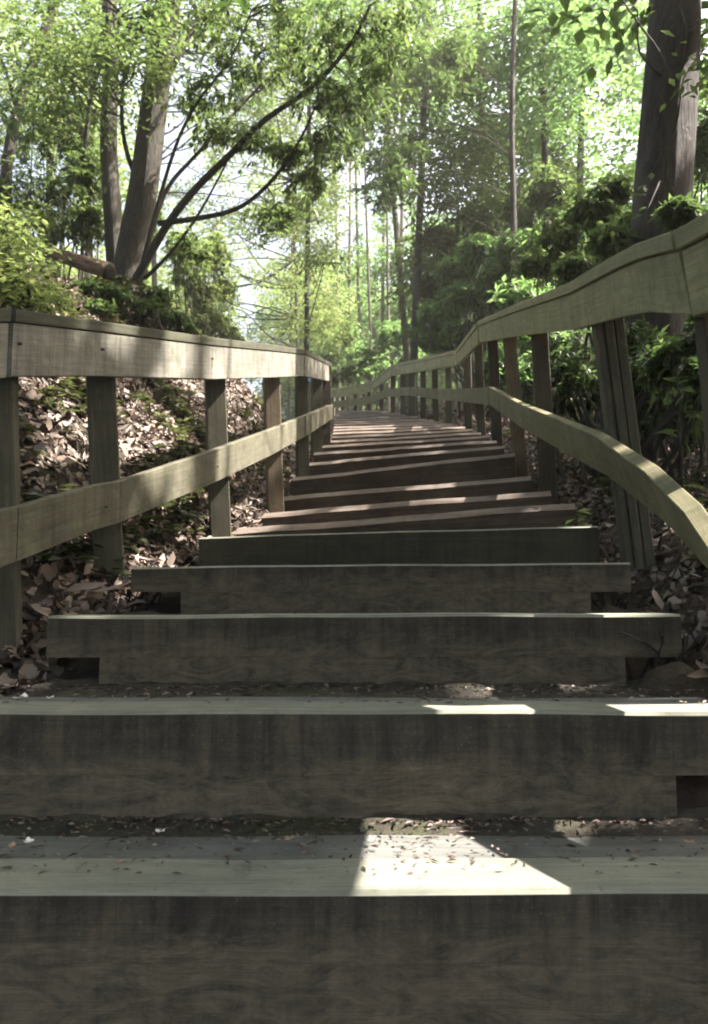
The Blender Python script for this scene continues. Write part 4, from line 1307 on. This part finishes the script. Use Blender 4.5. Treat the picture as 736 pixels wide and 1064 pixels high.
flake('flower_petal', 'white petal at the left end of the lowest tread', 'petal', 31, 858, 1.27, z1, .014, M['petal'], 5)
flake('flower_petal', 'upright white petal on the soil left of centre on the lowest tread', 'petal', 167, 848, 1.31, z1 + .004, .013, M['petal'], 5)
flake('flower_petal', 'small white petal on the lowest tread beside the sunlit patch', 'petal', 385, 856, 1.28, z1, .011, M['petal'], 4)
flake('fallen_leaf', 'tan dead leaf near the middle of the soil on the lowest tread', 'leaf', 300, 857, 1.28, z1 + .003, .016, M['tanleaf'], 3)
flake('fallen_leaf', 'pale tan leaf flat on the left end of the lowest tread', 'leaf', 12, 865, 1.24, z1, .024, M['tanleaf'], 3)
flake('fallen_leaf', 'dark curled leaf crumb on the left half of the lowest tread', 'leaf', 127, 884, 1.19, z1 - .003, .009, M['tanleaf'], 3)
flake('fallen_leaf', 'brown leaf scrap at the right end of the lowest tread', 'leaf', 715, 862, 1.26, z1 + .003, .014, M['tanleaf'], 3)
V = []
n = 520   # crumbs of bark and leaf on the two lowest treads
for (yy0, yy1, zz, nn) in ((yc[1] + .05, yc[2] - .01, zc[1], 1600), (yc[2] + .08, yc[3] - .01, zc[2], 1500)):
    X = rng.uniform(-.95, .95, nn); t = 1 - .95 * rng.uniform(0, 1, nn) ** 3.2; Y = yy0 + (yy1 - yy0) * t
    p = np.stack([X, Y, np.full(nn, zz + .002)], 1); a = rng.uniform(0, 6.28, nn)
    V.append(leaves(p, np.stack([np.cos(a), np.sin(a), rng.uniform(0, .3, nn)], 1), .013 * rng.uniform(.4, 2.0, nn), .006, 0, .2, .7))
o = quads_mesh('leaf_crumbs', np.concatenate(V, 0), M['litter'])
tag(o, 'scattered crumbs of bark and dead leaf on the lowest treads', 'leaf crumbs', kind='stuff')

# blue and white spot beyond the left railing, as plates on an added stake
p = pt(321, 392, 11.0); gz = ground(p.x, p.y)
root = empty('blue_white_spot', 'small blue and white spot beyond the left railing, built as plates on an added stake', 'marker', None, (p.x, p.y, gz))
h = p.z - gz
mb = MB(); mb.box((0, .03, h * .5 - .1), .05, .03, h + .2, long='z', chamf=.003); mb.build('stake', M['post'], root)
mb = MB(); mb.box((0, 0, h), .14, .02, .13, chamf=.003); mb.build('blue_plate', M['blue'], root)
mb = MB(); mb.box((0, 0, h + .105), .13, .02, .07, chamf=.003); mb.build('white_plate', M['white'], root)

# ------------------------------------------------------------------ the hazy air of the wood
m = bpy.data.materials.new('haze'); m.use_nodes = True
nt = m.node_tree; nt.nodes.clear()
vo = nt.nodes.new('ShaderNodeVolumePrincipled'); out = nt.nodes.new('ShaderNodeOutputMaterial')
vo.inputs['Color'].default_value = (0.93, 0.96, 0.9, 1)
vo.inputs['Density'].default_value = 0.0020
vo.inputs['Anisotropy'].default_value = 0.3
nt.links.new(vo.outputs[0], out.inputs['Volume'])
mb = MB(); mb.box((0, 30, 10), 130, 90, 30)
o = mb.build('haze', m)
tag(o, 'thin bright haze hanging in the woods', 'haze', kind='stuff')
